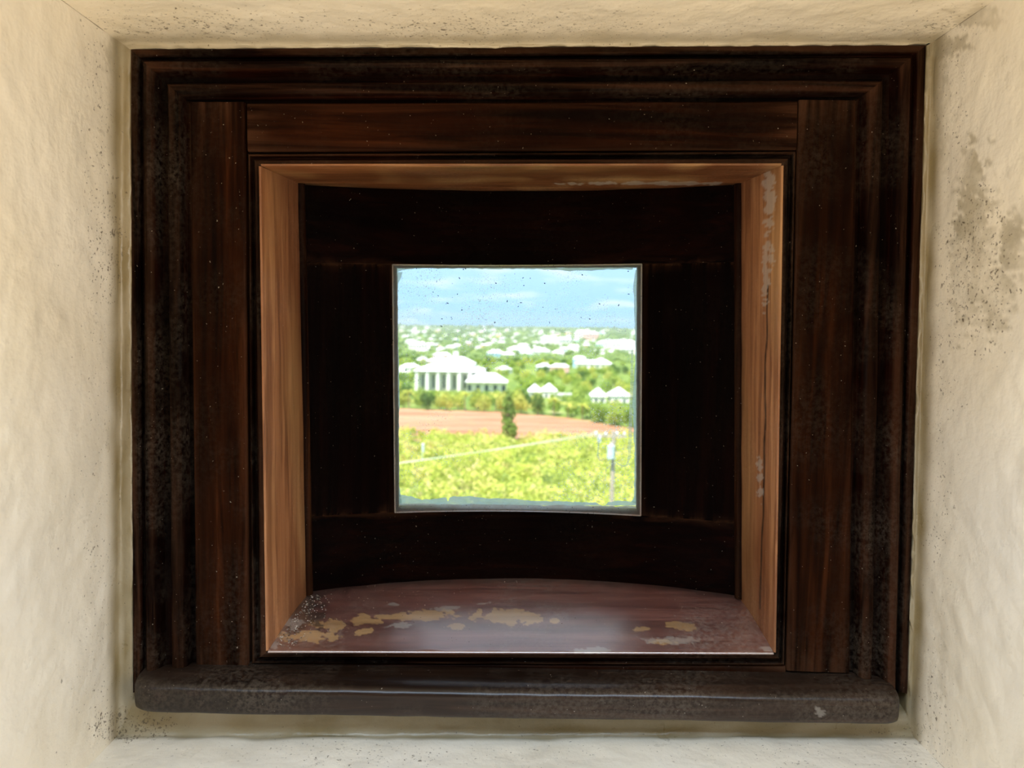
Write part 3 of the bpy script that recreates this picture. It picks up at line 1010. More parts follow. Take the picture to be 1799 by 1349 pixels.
def land_mat():
    t = NT('meadow_and_red_soil')
    a = t.noise(0.12, 5, 0.6)
    b = t.noise(0.9, 4, 0.6)
    g = t.ramp(a, (0.35, (0.10, 0.17, 0.035)), (0.55, (0.22, 0.30, 0.06)), (0.7, (0.34, 0.32, 0.14)))
    soil = t.ramp(t.noise(1.0, 5, 0.6, t.coords((0.04, 0.35, 0.2))), (0.35, (0.36, 0.15, 0.085)), (0.52, (0.46, 0.225, 0.135)), (0.70, (0.58, 0.36, 0.24)))
    gf = t.ramp(b, (0.60, 0.0), (0.72, 0.8))
    soil = t.mix(gf, soil, (0.36, 0.40, 0.12))
    c = t.mix(t.attr('field'), g, soil)
    return t.done(t.bsdf(c, 0.9, spec=0.1))


land = mesh_obj('land', verts, grid_faces(len(ts), len(us), False), land_mat(), smooth=True, attrs={'field': fld})
fix_normals(land)
if land.data.polygons[0].normal.z < 0:
    land.data.flip_normals()
tag(land, 'green land with a bare red soil field below the window', 'land', kind='structure')


def leaf_mat(name, c0, c1, c2):
    t = NT(name)
    oi = t.n.new('ShaderNodeObjectInfo')
    a = t.noise(0.38, 3, 0.6)
    b = t.noise(3.0, 2, 0.6)
    a2 = t.noise(0.11, 3, 0.6)
    c = t.ramp(t.math('ADD', t.math('ADD', t.math('MULTIPLY', a, 0.5), t.math('MULTIPLY', b, 0.25)), t.math('MULTIPLY', a2, 0.25)), (0.40, c0), (0.5, c1), (0.60, c2))
    c = t.mix(t.math('MULTIPLY', oi.outputs['Random'], 0.35), c, c2)
    d = t.shader('ShaderNodeBsdfDiffuse', c)
    tr = t.shader('ShaderNodeBsdfTranslucent', c)
    return t.done(t.mixsh(0.38, d, tr))


M_SCRUB = leaf_mat('sunlit_scrub_leaves', (0.15, 0.31, 0.03), (0.54, 0.68, 0.05), (0.80, 0.64, 0.33))
M_LEAF = leaf_mat('mid_green_leaves', (0.17, 0.30, 0.06), (0.36, 0.48, 0.08), (0.58, 0.62, 0.18))
M_LEAF_Y = leaf_mat('yellow_green_leaves', (0.32, 0.40, 0.07), (0.56, 0.60, 0.11), (0.74, 0.66, 0.24))
M_LEAF_D = leaf_mat('dark_green_leaves', (0.07, 0.14, 0.05), (0.14, 0.25, 0.07), (0.28, 0.38, 0.10))
M_CYP = leaf_mat('cypress_leaves', (0.12, 0.22, 0.05), (0.24, 0.36, 0.07), (0.40, 0.48, 0.14))
M_WOODS = leaf_mat('distant_tree_leaves', (0.10, 0.20, 0.07), (0.20, 0.32, 0.11), (0.36, 0.44, 0.16))
M_BARK = NT('grey_brown_bark')
M_BARK = M_BARK.done(M_BARK.bsdf(M_BARK.ramp(M_BARK.noise(4.0, 4), (0.35, (0.22, 0.15, 0.10)), (0.7, (0.42, 0.33, 0.25))), 0.9))


def leaf_cloud(n, centers, radii, size, squash=1.0):
    """quads scattered over the shells of blobs; returns verts, faces"""
    centers, radii = np.asarray(centers, float), np.asarray(radii, float)
    w = radii ** 2 / np.sum(radii ** 2)
    idx = rng.choice(len(centers), n, p=w)
    dirs = rng.normal(size=(n, 3))
    dirs /= np.linalg.norm(dirs, axis=1)[:, None]
    rad = radii[idx] * (0.72 + 0.33 * rng.random(n))
    c = centers[idx] + dirs * rad[:, None] * np.array([1, 1, squash])
    nrm = dirs + 0.7 * rng.normal(size=(n, 3))
    nrm /= np.linalg.norm(nrm, axis=1)[:, None]
    t = np.cross(nrm, rng.normal(size=(n, 3)))
    t /= np.linalg.norm(t, axis=1)[:, None]
    b = np.cross(nrm, t)
    s = size * (0.6 + 0.8 * rng.random(n))[:, None]
    v = np.stack([c - t * s, c - b * s * 0.6, c + t * s, c + b * s * 0.6], axis=1).reshape(-1, 3)
    f = np.arange(4 * n).reshape(n, 4)
    return v, f


def tube(pts, rads, n=6):
    v, f = [], []
    for i, (p, r) in enumerate(zip(pts, rads)):
        for k in range(n):
            th = 2 * math.pi * k / n
            v.append((p[0] + r * math.cos(th), p[1] + r * math.sin(th), p[2]))
    for i in range(len(pts) - 1):
        for k in range(n):
            f.append((i * n + k, i * n + (k + 1) % n, (i + 1) * n + (k + 1) % n, (i + 1) * n + k))
    f += [tuple(range(n))[::-1], tuple(range((len(pts) - 1) * n, len(pts) * n))]
    return v, f


def tree_proto(kind):
    """(crown verts, faces), (trunk verts, faces), unit height about 1"""
    if kind == 'round':
        cs = [(0, 0, 0.60)] + [(0.26 * math.cos(a), 0.26 * math.sin(a), 0.30 + 0.36 * random.random()) for a in np.linspace(0, 6.28, 6)[:-1]]
        return leaf_cloud(420, cs, [0.34] + [0.22 + 0.06 * random.random() for _ in range(5)], 0.065), tube([(0, 0, -0.06), (0.01, 0, 0.3), (0, 0.01, 0.6)], [0.035, 0.028, 0.012])
    if kind == 'palm':
        v, f = [], []
        for k in range(16):
            az, el = k * 2.4, random.uniform(-0.1, 0.9)
            L = random.uniform(0.34, 0.46)
            for j in range(7):
                s0 = j / 6
                r = L * s0
                z = 0.72 + r * math.sin(el) - 0.55 * L * s0 * s0
                w = 0.055 * math.sin(math.pi * min(1, 0.12 + s0 * 0.86))
                c, s_ = math.cos(az), math.sin(az)
                rr = r * math.cos(el * 0.6)
                b0 = len(v)
                v += [(rr * c - w * s_, rr * s_ + w * c, z - 0.02), (rr * c, rr * s_, z), (rr * c + w * s_, rr * s_ - w * c, z - 0.02)]
                if j:
                    f += [(b0 - 3, b0 - 2, b0 + 1, b0), (b0 - 2, b0 - 1, b0 + 2, b0 + 1)]
        return (np.array(v), np.array(f)), tube([(0, 0, -0.06), (0.03, 0, 0.35), (0.0, 0, 0.73)], [0.028, 0.022, 0.02])
    cs = [(0.03 * math.sin(5 * i), 0.03 * math.cos(7 * i), 0.12 + 0.84 * i / 11) for i in range(12)]
    return leaf_cloud(700, cs, [0.15 * (1 - 0.62 * i / 11) + 0.012 * (i % 3) for i in range(12)], 0.035, 1.0), tube([(0, 0, -0.04), (0, 0, 0.5), (0, 0, 0.95)], [0.03, 0.018, 0.006])


PROTO = {}
for kd, mt, nm in (('round', M_LEAF, 'a'), ('round', M_LEAF_Y, 'b'), ('round', M_LEAF_D, 'c'), ('palm', M_LEAF_Y, 'p'), ('column', M_CYP, 'k')):
    (cv, cf), (tv, tf) = tree_proto(kd)
    cm = bpy.data.meshes.new('crown')
    cm.from_pydata(np.asarray(cv).tolist(), [], np.asarray(cf).tolist())
    cm.materials.append(mt)
    tm = bpy.data.meshes.new('trunk')
    tm.from_pydata([tuple(p) for p in tv], [], tf)
    tm.materials.append(M_BARK)
    PROTO[nm] = (cm, tm)


def tree(name, kind, x, y, h, wid, label, group, cat='tree'):
    r = empty(name, (x, y, gz(x, y) - 0.1))
    for nm, me in zip(('crown', 'trunk'), PROTO[kind]):
        o = bpy.data.objects.new(nm, me)
        COL.objects.link(o)
        o.parent = r
    r.scale = (wid, wid, h)
    r.rotation_euler.z = random.uniform(0, 6.28)
    return tag(r, label, cat, group)


# --- houses
def wallpaint(name, c, rough=0.7):
    t = NT(name)
    a = t.noise(0.6, 3)
    return t.done(t.bsdf(t.mix(t.ramp(a, (0.3, 0.0), (0.7, 1.0)), c, tuple(0.9 * k for k in c)), rough, spec=0.2))


M_ROOF = wallpaint('white_lime_roof', (0.86, 0.86, 0.85))
M_WHITE = wallpaint('white_house_wall', (0.84, 0.83, 0.80))
M_PINK = wallpaint('pink_house_wall', (0.85, 0.52, 0.47))
M_BLUE = wallpaint('pale_blue_house_wall', (0.42, 0.66, 0.85))
M_YEL = wallpaint('ochre_house_wall', (0.90, 0.60, 0.24))
M_MINT = wallpaint('mint_house_wall', (0.55, 0.82, 0.72))
M_GREYR = wallpaint('grey_roof', (0.56, 0.54, 0.56))
M_WIN = NT('dark_house_window')
M_WIN = M_WIN.done(M_WIN.bsdf((0.10, 0.13, 0.16), 0.15))


def hip(x0, x1, y0, y1, z, h, ov=0.5):
    x0, x1, y0, y1 = x0 - ov, x1 + ov, y0 - ov, y1 + ov
    k = min(x1 - x0, y1 - y0) / 2 * 0.98
    if x1 - x0 >= y1 - y0:
        r = [(x0 + k, (y0 + y1) / 2, z + h), (x1 - k, (y0 + y1) / 2, z + h)]
    else:
        r = [((x0 + x1) / 2, y0 + k, z + h), ((x0 + x1) / 2, y1 - k, z + h)]
    t = 0.3
    v = [(x0, y0, z - t), (x1, y0, z - t), (x1, y1, z - t), (x0, y1, z - t), (x0, y0, z), (x1, y0, z), (x1, y1, z), (x0, y1, z)] + r
    f = [(3, 2, 1, 0), (0, 1, 5, 4), (1, 2, 6, 5), (2, 3, 7, 6), (3, 0, 4, 7)]
    if x1 - x0 >= y1 - y0:
        f += [(4, 5, 9, 8), (5, 6, 9), (6, 7, 8, 9), (7, 4, 8)]
    else:
        f += [(4, 5, 8), (5, 6, 9, 8), (6, 7, 9), (7, 4, 8, 9)]
    return v, f


def bx(x0, x1, y0, y1, z0, z1):
    v = [(x, y, z) for x in (x0, x1) for y in (y0, y1) for z in (z0, z1)]
    return v, [(0, 1, 3, 2), (4, 6, 7, 5), (0, 4, 5, 1), (2, 3, 7, 6), (0, 2, 6, 4), (1, 5, 7, 3)]


class MB:
    def __init__(self):
        self.v, self.f, self.m = [], [], []

    def add(self, vf, mi=0):
        b = len(self.v)
        self.v += [tuple(p) for p in vf[0]]
        self.f += [tuple(b + k for k in q) for q in vf[1]]
        self.m += [mi] * len(vf[1])
        return self


def house_mesh(w, d, h, rh, wall, roof, two=False):
    b = MB()
    b.add(bx(-w / 2, w / 2, -d / 2, d / 2, -1.5, h), 0)
    b.add(hip(-w / 2, w / 2, -d / 2, d / 2, h + 0.3, rh), 1)
    n = max(2, int(w / 3.2))
    for k in range(n):
        xc = -w / 2 + w * (k + 0.5) / n
        for yy in (-d / 2 - 0.04, d / 2 + 0.04):
            for z0 in ((0.9, 3.7) if two else (0.9,)):
                b.add(bx(xc - 0.5, xc + 0.5, yy - 0.03, yy + 0.03, z0, z0 + 1.3), 2)
    b.add(bx(w * 0.22, w * 0.22 + 0.8, -0.4, 0.4, h, h + rh + 0.9), 1)
    me = bpy.data.meshes.new('house')
    me.from_pydata(b.v, [], b.f)
    for m_ in (wall, roof, M_WIN):
        me.materials.append(m_)
    me.polygons.foreach_set('material_index', b.m)
    return me


HOUSES = {}
for nm, m_ in (('white', M_WHITE), ('pink', M_PINK), ('pale blue', M_BLUE), ('ochre', M_YEL), ('mint', M_MINT)):
    HOUSES[nm] = [house_mesh(13, 8, 3.4, 2.2, m_, M_ROOF), house_mesh(10, 9, 3.2, 2.4, m_, M_ROOF), house_mesh(17, 9, 6.2, 2.4, m_, M_ROOF, True)]
placed = []


def far_house(x, y, col, vi, sc_, rz, label, group):
    o = bpy.data.objects.new('house', HOUSES[col][vi])
    COL.objects.link(o)
    o.location = (x, y, gz(x, y))
    o.scale = (sc_, sc_, sc_)
    o.rotation_euler.z = rz
    placed.append((x, y, 11 * sc_))
    k_ = ('long low', 'small square', 'two storey')[vi]
    return tag(o, k_ + ' ' + label, 'house', k_ + ' ' + group)


def part(name, vf, mat, parent):
    """a part given in its parent's own coordinates"""
    me = bpy.data.meshes.new(name)
    me.from_pydata([tuple(p) for p in vf[0]], [], [tuple(int(k) for k in q) for q in vf[1]])
    me.materials.append(mat)
    o = bpy.data.objects.new(name, me)
    COL.objects.link(o)
    o.parent = parent
    return o


# the big white pillared house
D0 = 325.0
xm = X(790, D0)
man = empty('mansion', (xm, D0, gz(xm, D0)))
tag(man, 'large white pillared house with broad stepped white roof among the trees', 'house')
part('wall', bx(-12.5, 12.5, -3, 13, -1, 8.4), M_WHITE, man)
part('main_roof', hip(-14, 14, -6.5, 14, 8.6, 4.0, 0.8), M_ROOF, man)
part('upper_roof', hip(-5.5, 10.5, -1, 9, 11.4, 2.8, 0.3), M_ROOF, man)
part('chimney', bx(1.2, 3.2, 2.5, 4.2, 11, 16.4), M_ROOF, man)
for k in range(7):
    xc = -13.2 + 26.4 * k / 6
    v, f = tube([(xc, -6.2, -1), (xc, -6.2, 0.6), (xc, -6.2, 8.3)], [0.95, 0.85, 0.75], 10)
    part('column', (v, f), M_WHITE, man)
for k in range(6):
    xc = -11 + 22 * k / 5
    part('window', bx(xc - 0.4, xc + 0.4, -3.08, -2.98, 1.2, 6.8), M_WIN, man)
part('wing_wall', bx(8, 24, -11, -4, -1, 4.6), M_WHITE, man)
part('wing_roof', hip(8, 24, -12.5, -3.5, 4.8, 3.4, 0.7), M_ROOF, man)
for k in range(5):
    xc = 9 + 14 * k / 4
    part('window', bx(xc - 0.7, xc + 0.7, -11.08, -10.98, 0.9, 3.4), M_WIN, man)
placed.append((xm + 4, D0, 26))


def twin_house(px, d, w1, w2, label, drop=0.0, sep=0.0):
    x = X(px, d)
    r = empty('twin_gabled_house', (x, d, gz(x, d) + drop))
    for (a, b, y0, hh) in ((-w1 - sep / 2, -sep / 2, 0, 0.0), (sep / 2, w2 + sep / 2, -1.2, 0.4)):
        part('wall', bx(a + 0.3, b - 0.3, y0 - 3.4, y0 + 3.4, -1, 2.8 + hh), M_WHITE, r)
        part('roof', hip(a + 0.3, b - 0.3, y0 - 3.4, y0 + 3.4, 3.0 + hh, 2.6, 0.5), M_ROOF, r)
        for xc in (lerp(a, b, 0.3), lerp(a, b, 0.7)):
            part('window', bx(xc - 0.45, xc + 0.45, y0 - 3.5, y0 - 3.4, 0.9, 2.1), M_WIN, r)
    placed.append((x, d, 9))
    return tag(r, label, 'house')


twin_house(951, 288, 5.0, 5.6, 'small white house with twin peaked roof at the hedge in the middle', -0.6)
twin_house(1066, 262, 5.2, 7.0, 'white house of two bulky roofs set apart beside the hedge', -0.6, 0.8)
x = X(989, 270)
gh = empty('shed', (x, 270, gz(x, 270) - 0.6))
part('wall', bx(-3, 3, -2, 2, -1, 2.3), M_WHITE, gh)
part('roof', bx(-3.5, 3.5, -2.5, 2.5, 2.3, 2.9), M_GREYR, gh)
part('door', bx(-0.5, 0.4, -2.08, -2.0, 0, 2.0), M_WIN, gh)
tag(gh, 'low shed with a flat grey roof beside the twin roofed house', 'shed')
placed.append((x, 270, 6))
# long white hall with the blue domed tank
x = X(1045, 560)
lh = empty('long_hall', (x, 560, gz(x, 560)))
part('wall', bx(-14, 12, -4, 4, -1, 3.6), M_WHITE, lh)
part('roof', hip(-14, 12, -4, 4, 3.9, 2.6, 0.6), M_ROOF, lh)
for k in range(6):
    part('window', bx(-12 + 4.2 * k, -10.4 + 4.2 * k, -4.1, -4.0, 1, 2.6), M_WIN, lh)
tag(lh, 'long low white hall beside the blue domed tank', 'building')
x2 = X(1018, 574)
tk = empty('water_tank', (x2, 574, gz(x2, 574)))
part('drum', tube([(0, 0, -1), (0, 0, 6.5)], [5.0, 5.0], 20), M_BLUE, tk)
part('dome', tube([(0, 0, 6.5)] + [(0, 0, 6.5 + 2.2 * math.sin(a)) for a in (0.01, 0.4, 0.8, 1.2, 1.5)], [5.2] + [5.2 * math.cos(a) for a in (0.0, 0.4, 0.8, 1.2, 1.5)], 20), M_ROOF, tk)
tag(tk, 'round pale blue tank with white domed top beside the long hall', 'tank')
placed += [(x, 560, 18), (x2, 566, 7)]

LAB = {'white': ('white walled house with white roof in the far town', 'white houses of the far town'),
       'pink': ('pink walled house with white roof in the far town', 'pink houses of the far town'),
       'pale blue': ('pale blue walled house with white roof in the far town', 'blue houses of the far town'),
       'ochre': ('ochre walled house with white roof in the far town', 'ochre houses of the far town'),
       'mint': ('mint green walled house with white roof in the far town', 'mint houses of the far town')}
# a few that stand out
SET = [(735, 600, 900, 'white', 2, 1.3), (720, 635, 480, 'white', 0, 0.9), (700, 645, 420, 'white', 1, 0.9), (870, 610, 760, 'pale blue', 0, 1.2), (893, 613, 740, 'white', 1, 1.1),
       (770, 614, 560, 'pink', 0, 1.1), (789, 616, 520, 'pink', 1, 0.9), (742, 618, 600, 'pale blue', 1, 0.9), (885, 630, 480, 'white', 1, 0.8), (955, 629, 520, 'white', 1, 0.9),
       (965, 587, 1500, 'white', 2, 1.8), (990, 588, 1450, 'white', 2, 1.7), (950, 606, 820, 'white', 0, 1.4), (925, 610, 780, 'mint', 1, 1.1), (980, 607, 800, 'white', 1, 1.2),
       (1030, 590, 1300, 'ochre', 1, 1.2), (1025, 578, 1900, 'white', 2, 2.4), (1038, 580, 1850, 'pink', 2, 2.2), (1060, 593, 1250, 'mint', 2, 1.3), (1080, 590, 1150, 'white', 2, 1.7),
       (1098, 594, 1060, 'white', 2, 1.9), (1110, 598, 980, 'white', 0, 1.8), (1055, 615, 650, 'ochre', 1, 0.8), (845, 632, 420, 'white', 1, 0.8), (918, 599, 900, 'white', 0, 1.4), (905, 601, 880, 'white', 1, 1.5)]
for px, py, d, c, vi, s_ in SET:
    far_house(X(px, d), d, c, vi, s_, random.uniform(-0.5, 0.5), *LAB[c])
cnt = 0
stuff_h = []
for tries in range(6000):
    d = 420 * (3500 / 420) ** rng.random() ** 0.55
    u = rng.uniform(-0.42, 0.42)
    x = u * d
    inview = -0.165 < u < 0.175
    if d < 800 and inview and rng.random() < 0.8:
        continue
    if inview and -0.0 < u and d < 900 and rng.random() < 0.55:
        continue
    s_ = random.uniform(0.55, 0.95)
    if any((x - a) ** 2 + (d - b) ** 2 < (r + 7) ** 2 for a, b, r in placed):
        continue
    if inview:
        if cnt >= 250:
            continue
        c = rng.choice(['white', 'pink', 'pale blue', 'ochre', 'mint'], p=[0.74, 0.08, 0.06, 0.05, 0.07])
        far_house(x, d, str(c), int(rng.integers(0, 3)), s_, random.uniform(-0.8, 0.8), *LAB[str(c)])
        cnt += 1
    elif len(stuff_h) < 420:
        placed.append((x, d, 11 * s_))
        stuff_h.append((x, d, s_, random.uniform(-0.8, 0.8)))
b = MB()
for x, d, s_, rz in stuff_h:
    for vf, mi in ((bx(-6, 6, -4, 4, -1.5, 3.4), 0), (hip(-6, 6, -4, 4, 3.6, 2.2), 1)):
        c, s0 = math.cos(rz) * s_, math.sin(rz) * s_
        b.add(([(x + p[0] * c - p[1] * s0, d + p[0] * s0 + p[1] * c, gz(x, d) + p[2] * s_) for p in vf[0]], vf[1]), mi)
o = mesh_obj('town_outskirts', b.v, b.f, mats=[M_WHITE, M_ROOF], fmat=b.m)
tag(o, 'scattered white houses spreading out on both sides of the far town', 'houses', kind='stuff')

# --- trees one can tell apart
tree('cypress', 'k', X(893, 150), 150, 10.2, 10.5, 'tall slim dark tree standing alone at the red field', None)
G1 = 'hedge trees behind the red field'
line = []
for k in range(90):
    d = 208.0
    for _ in range(5):
        xx = X(686 + 452 * k / 89, d)
        d = hedge_y(xx) + 3
    line.append((xx, d))
line = np.array(line)
arc = np.concatenate([[0], np.cumsum(np.hypot(*np.diff(line, axis=0).T))])
N_HEDGE = 31
for k in range(N_HEDGE):
    a_ = arc[-1] * k / (N_HEDGE - 1)
    xx, d = np.interp(a_, arc, line[:, 0]), np.interp(a_, arc, line[:, 1])
    tx, ty = np.interp(a_ + 2, arc, line[:, 0]) - np.interp(a_ - 2, arc, line[:, 0]), np.interp(a_ + 2, arc, line[:, 1]) - np.interp(a_ - 2, arc, line[:, 1])
    L_ = math.hypot(tx, ty)
    if k % 2:                                   # the back row, set square to the hedge line
        xx, d = xx - ty / L_ * 4.3, d + tx / L_ * 4.3
    kd = random.choice('abbpc' if k < 20 else 'accpa')
    step = 2 * arc[-1] / (N_HEDGE - 1)
    h = random.uniform(5.2, 7.0)
    wid = step * (1.02 if kd == 'p' else 0.86)
    lab = {'a': 'round mid green tree in the hedge row behind the red field', 'b': 'round yellow green tree in the hedge row behind the red field',
           'c': 'round dark green tree in the hedge row behind the red field', 'p': 'feathery palm in the hedge row behind the red field'}[kd]
    tree('palm' if kd == 'p' else 'hedge_tree', kd, float(xx), float(d), h, wid, lab, lab.split(' in ')[0] + 's ' + 'in the hedge row')
LANDMARKS = [('the pillared white house', (X(790, 325), 325)), ('the twin roofed house', (X(951, 288), 288)), ('the white house of two bulky roofs', (X(1066, 262), 262)),
             ('the long white hall', (X(1045, 560), 560)), ('the flat roofed shed', (X(989, 270), 270)), ('the first houses of the far town', (X(800, 560), 560)), ('the first houses of the far town', (X(930, 520), 520))]
made, treed = 0, []
for tries in range(4000):
    if made >= 235:
        break
    d = rng.uniform(218, 640)
    pxx = rng.uniform(685, 1140)
    x = X(pxx, d)
    if d < hedge_y(x) + 15:
        continue
    if any((x - a) ** 2 + (d - b_) ** 2 < (r * 0.85) ** 2 for a, b_, r in placed):
        continue
    if any((x - a) ** 2 + (d - b_) ** 2 < 5.6 ** 2 for a, b_ in treed):
        continue
    h = rng.uniform(3.6, 6.4)
    top = pix((x, d, gz(x, d) + h))[1]
    lim = 0
    if 715 < pxx < 895 and d < 318:
        lim = 684
    elif 920 < pxx < 1010 and d < 290:
        lim = 690
    elif 1028 < pxx < 1105 and d < 262:
        lim = 700
    elif 1000 < pxx < 1075 and d < 560:
        lim = 641
    if top < lim:
        h -= (lim - top) * d / FPX
        if h < 1.8:
            continue
    kd = str(rng.choice(['a', 'b', 'c'], p=[0.5, 0.3, 0.2]))
    lab = {'a': 'mid green tree in the wooded ground between houses and hedge', 'b': 'yellow green tree in the wooded ground between houses and hedge', 'c': 'dark green tree in the wooded ground between houses and hedge'}[kd]
    nm_, _ = min(LANDMARKS, key=lambda q: (q[1][0] - x) ** 2 + (q[1][1] - d) ** 2)
    lab = lab.split(' in ')[0] + ' in the wood nearest ' + nm_
    tree('broadleaf_tree', kd, x, d, h, min(5.6, h * rng.uniform(1.0, 1.3)), lab, lab.replace(' tree ', ' trees '))
    made += 1
    treed.append((x, d))

# --- distant woods (nobody could count them)
import bmesh
bm = bmesh.new()
bmesh.ops.create_icosphere(bm, subdivisions=2, radius=1.0)
iv = np.array([v.co[:] for v in bm.verts])
iff = np.array([[v.index for v in f.verts] for f in bm.faces])
bm.free()
V, FF, off = [], [], 0
hp = np.array([(a, b_, r) for a, b_, r in placed])
n = 0
while n < 5200:
    d = 230 * (4300 / 230) ** rng.random() ** 0.85
    u = rng.uniform(-0.55, 0.55)
    x = u * d
    if d < hedge_y(x) + 10 or (d < 660 and -0.18 < u < 0.20):
        continue
    if d < 2600 and np.any((np.abs(hp[:, 0] * d / hp[:, 1] - x) < hp[:, 2]) & (hp[:, 1] > d) & (hp[:, 1] < d + 26)):
        continue
    s_ = rng.uniform(2.2, 4.2) * (1 + d / 5000)
    if np.any((x - hp[:, 0]) ** 2 + (d - hp[:, 1]) ** 2 < (hp[:, 2] * 0.85 + s_ * 1.7) ** 2):
        continue
    k = s_ * (1 + 0.22 * rng.normal(size=(len(iv), 1)))
    v = iv * k * np.array([1.3, 1.3, 0.85]) + np.array([x, d, gz(x, d) + s_ * 0.35])
    V.append(v)
    FF.append(iff + off)
    off += len(iv)
    n += 1
tag(mesh_obj('woodland', np.concatenate(V), np.concatenate(FF), M_WOODS), 'dense green woodland filling the land between far houses', 'woodland', kind='stuff')

# --- scrub on the slope below the window
V, FF, off, n = [], [], 0, 0
STANDING = [(X(893, 150), 150, 5.4), (P(1078, 757, 46.0).x, 46.0, 4.2), (P(330, 858, 44).x, 44, 4.0), (X(743, 112), 112, 5.0)]
while n < 1700:
    d = math.sqrt(rng.uniform(26 ** 2, 163 ** 2))
    x = rng.uniform(-0.5, 0.5) * (d + 12)
    if d > front_y(x) - 2 + 6 * N(x / 6, d / 6):
        continue
    if any((x - a) ** 2 + (d - b_) ** 2 < r * r for a, b_, r in STANDING):
        continue
    k = rng.uniform(0.5, 1.0) * (1.0 if d > 125 else 1.25) + 0.9 * max(0, N(x / 9, d / 9, 5)) * (1 if d < 135 else 0.3)
    cs = rng.normal(size=(5, 3)) * np.array([0.9, 0.9, 0.35]) * k + np.array([0, 0, 0.9 * k])
    v, f = leaf_cloud(130, cs, rng.uniform(0.6, 1.2, 5) * k, 0.24)
    V.append(v + np.array([x, d, gz(x, d)]))
    FF.append(f + off)
    off += len(v)
    n += 1
tag(mesh_obj('scrub', np.concatenate(V), np.concatenate(FF), M_SCRUB), 'bright yellow green scrub covering the slope below the window', 'scrub', kind='stuff')

# --- utility pole, wires and a pale post
M_POLE = NT('weathered_pole_wood')
M_POLE = M_POLE.done(M_POLE.bsdf(M_POLE.ramp(M_POLE.noise(1.0, 4, 0.6, M_POLE.coords((20, 20, 1.5))), (0.3, (0.34, 0.27, 0.22)), (0.7, (0.55, 0.46, 0.38))), 0.9))
M_TRAFO = wallpaint('pale_blue_grey_enamel', (0.62, 0.78, 0.82), 0.4)
M_CERAM = wallpaint('white_ceramic', (0.82, 0.84, 0.86), 0.3)
M_WIRE = NT('weathered_cable')
M_WIRE = M_WIRE.done(M_WIRE.bsdf((0.72, 0.74, 0.62), 0.6))
DP = 46.0
pt = P(1078, 757, DP)
pb = Vector((pt.x, DP, gz(pt.x, DP) - 0.5))
up = empty('utility_pole', pb)
tag(up, 'wooden utility pole with crossarm and pale transformer drum in the scrub', 'utility pole')
hgt = pt.z - pb.z
part('pole', tube([(0, 0, 0), (0, 0, hgt * 0.5), (0, 0, hgt)], [0.17, 0.14, 0.11], 10), M_POLE, up)
za = P(1078, 766, DP).z - pb.z
part('crossarm', bx(-1.15, 0.75, -0.12, 0.0, za - 0.07, za + 0.07), M_POLE, up)
part('standoff', bx(-0.53, -0.47, -0.40, -0.10, za + 0.02, za + 0.07), M_POLE, up)
for xx, yy in ((-1.05, -0.06), (-0.5, -0.34), (0.2, -0.06), (0.65, -0.06)):
    part('insulator', tube([(xx, yy, za + 0.07), (xx, yy, za + 0.14), (xx, yy, za + 0.22), (xx, yy, za + 0.28)], [0.03, 0.08, 0.08, 0.03], 10), M_CERAM, up)
zt = P(1073, 793, DP).z - pb.z
tr = part('transformer', tube([(-0.17, -0.32, zt - 0.40), (-0.17, -0.32, zt - 0.36), (-0.17, -0.32, zt + 0.34), (-0.17, -0.32, zt + 0.38), (-0.17, -0.32, zt + 0.44)], [0.17, 0.215, 0.215, 0.235, 0.10], 18), M_TRAFO, up)
part('bushing', tube([(-0.17, -0.32, zt + 0.42), (-0.17, -0.32, zt + 0.62)], [0.05, 0.03], 8), M_CERAM, tr)
zc = P(1053, 770, DP).z - pb.z
part('fuse_cutout', tube([(-0.86, -0.1, zc - 0.26), (-0.86, -0.1, zc - 0.2), (-0.86, -0.1, zc + 0.12), (-0.86, -0.1, zc + 0.2)], [0.06, 0.1, 0.1, 0.05], 10), M_CERAM, up)
part('bracket', bx(-0.89, -0.83, -0.12, -0.04, zc - 0.1, za), M_POLE, up)


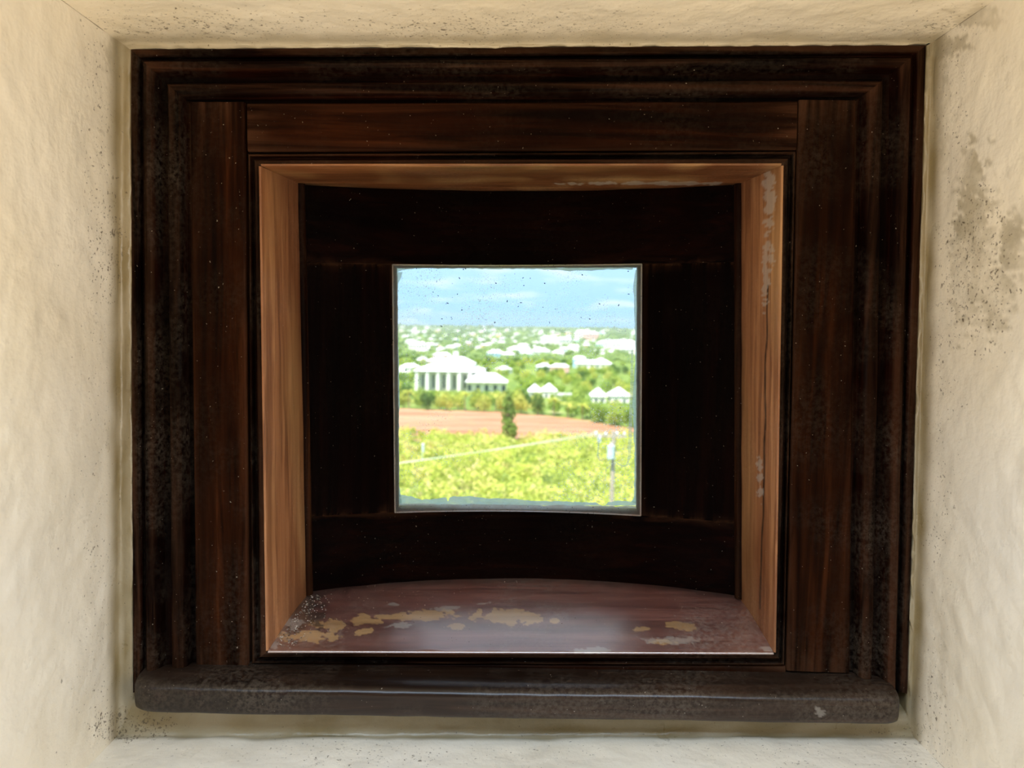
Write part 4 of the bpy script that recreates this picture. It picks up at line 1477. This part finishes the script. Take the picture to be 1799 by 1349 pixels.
def wire(a, b, sag, r=0.016, n=40):
    v, f = [], []
    for i in range(n + 1):
        s = i / n
        p = a.lerp(b, s) - Vector((0, 0, sag * 4 * s * (1 - s)))
        for k in range(5):
            th = 2 * math.pi * k / 5
            v.append((p.x, p.y + r * math.cos(th), p.z + r * math.sin(th)))
    for i in range(n):
        for k in range(5):
            f.append((i * 5 + k, i * 5 + (k + 1) % 5, (i + 1) * 5 + (k + 1) % 5, (i + 1) * 5 + k))
    return v, f


po2 = P(330, 858, 44)
po2b = Vector((po2.x, 44, gz(po2.x, 44) - 0.5))
up2 = empty('utility_pole', po2b)
tag(up2, 'plain wooden utility pole where the wires end beyond the frame', 'utility pole')
part('pole', tube([(0, 0, 0), (0, 0, po2.z - po2b.z + 0.3)], [0.16, 0.11], 10), M_POLE, up2)
part('crossarm', bx(-0.7, 0.7, -0.12, 0, po2.z - po2b.z - 0.07, po2.z - po2b.z + 0.07), M_POLE, up2)
for k, (dx, dy, ey, sg) in enumerate(((-1.12, -0.06, -0.03, 0.25), (-0.57, -0.34, -0.10, 0.12))):
    v, f = wire(pb + Vector((dx, dy, za + 0.20)), po2 + Vector((0.3 + 0.3 * k, ey, 0.08)), sg)
    tag(mesh_obj('power_line', v, f, M_WIRE), 'thin pale overhead wire strung across the scrub from the pole', 'wire', 'overhead wires')
xq = X(743, 112)
po = empty('marker_post', (xq, 112, gz(xq, 112) - 0.2))
part('post', tube([(0, 0, 0), (0, 0, 2.9)], [0.20, 0.18], 10), M_TRAFO, po)
part('cap', tube([(0, 0, 2.9), (0, 0, 3.0), (0, 0, 3.08)], [0.26, 0.26, 0.08], 10), M_CERAM, po)
tag(po, 'pale slender post rising out of the scrub', 'post')

# --- sea haze over the far land
hz = NT('thin_sea_haze')
vs_ = hz.n.new('ShaderNodeVolumeScatter')
vs_.inputs['Color'].default_value = (0.78, 0.91, 1.0, 1)
vs_.inputs['Density'].default_value = 0.00016
vs_.inputs['Anisotropy'].default_value = 0.2
hz.l.new(vs_.outputs[0], hz.out.inputs['Volume'])
o = box('sea_haze', -5000, 5000, 660, 4600, -80, 60, hz.m)
tag(o, 'thin pale haze lying over the far town', 'haze', kind='stuff')
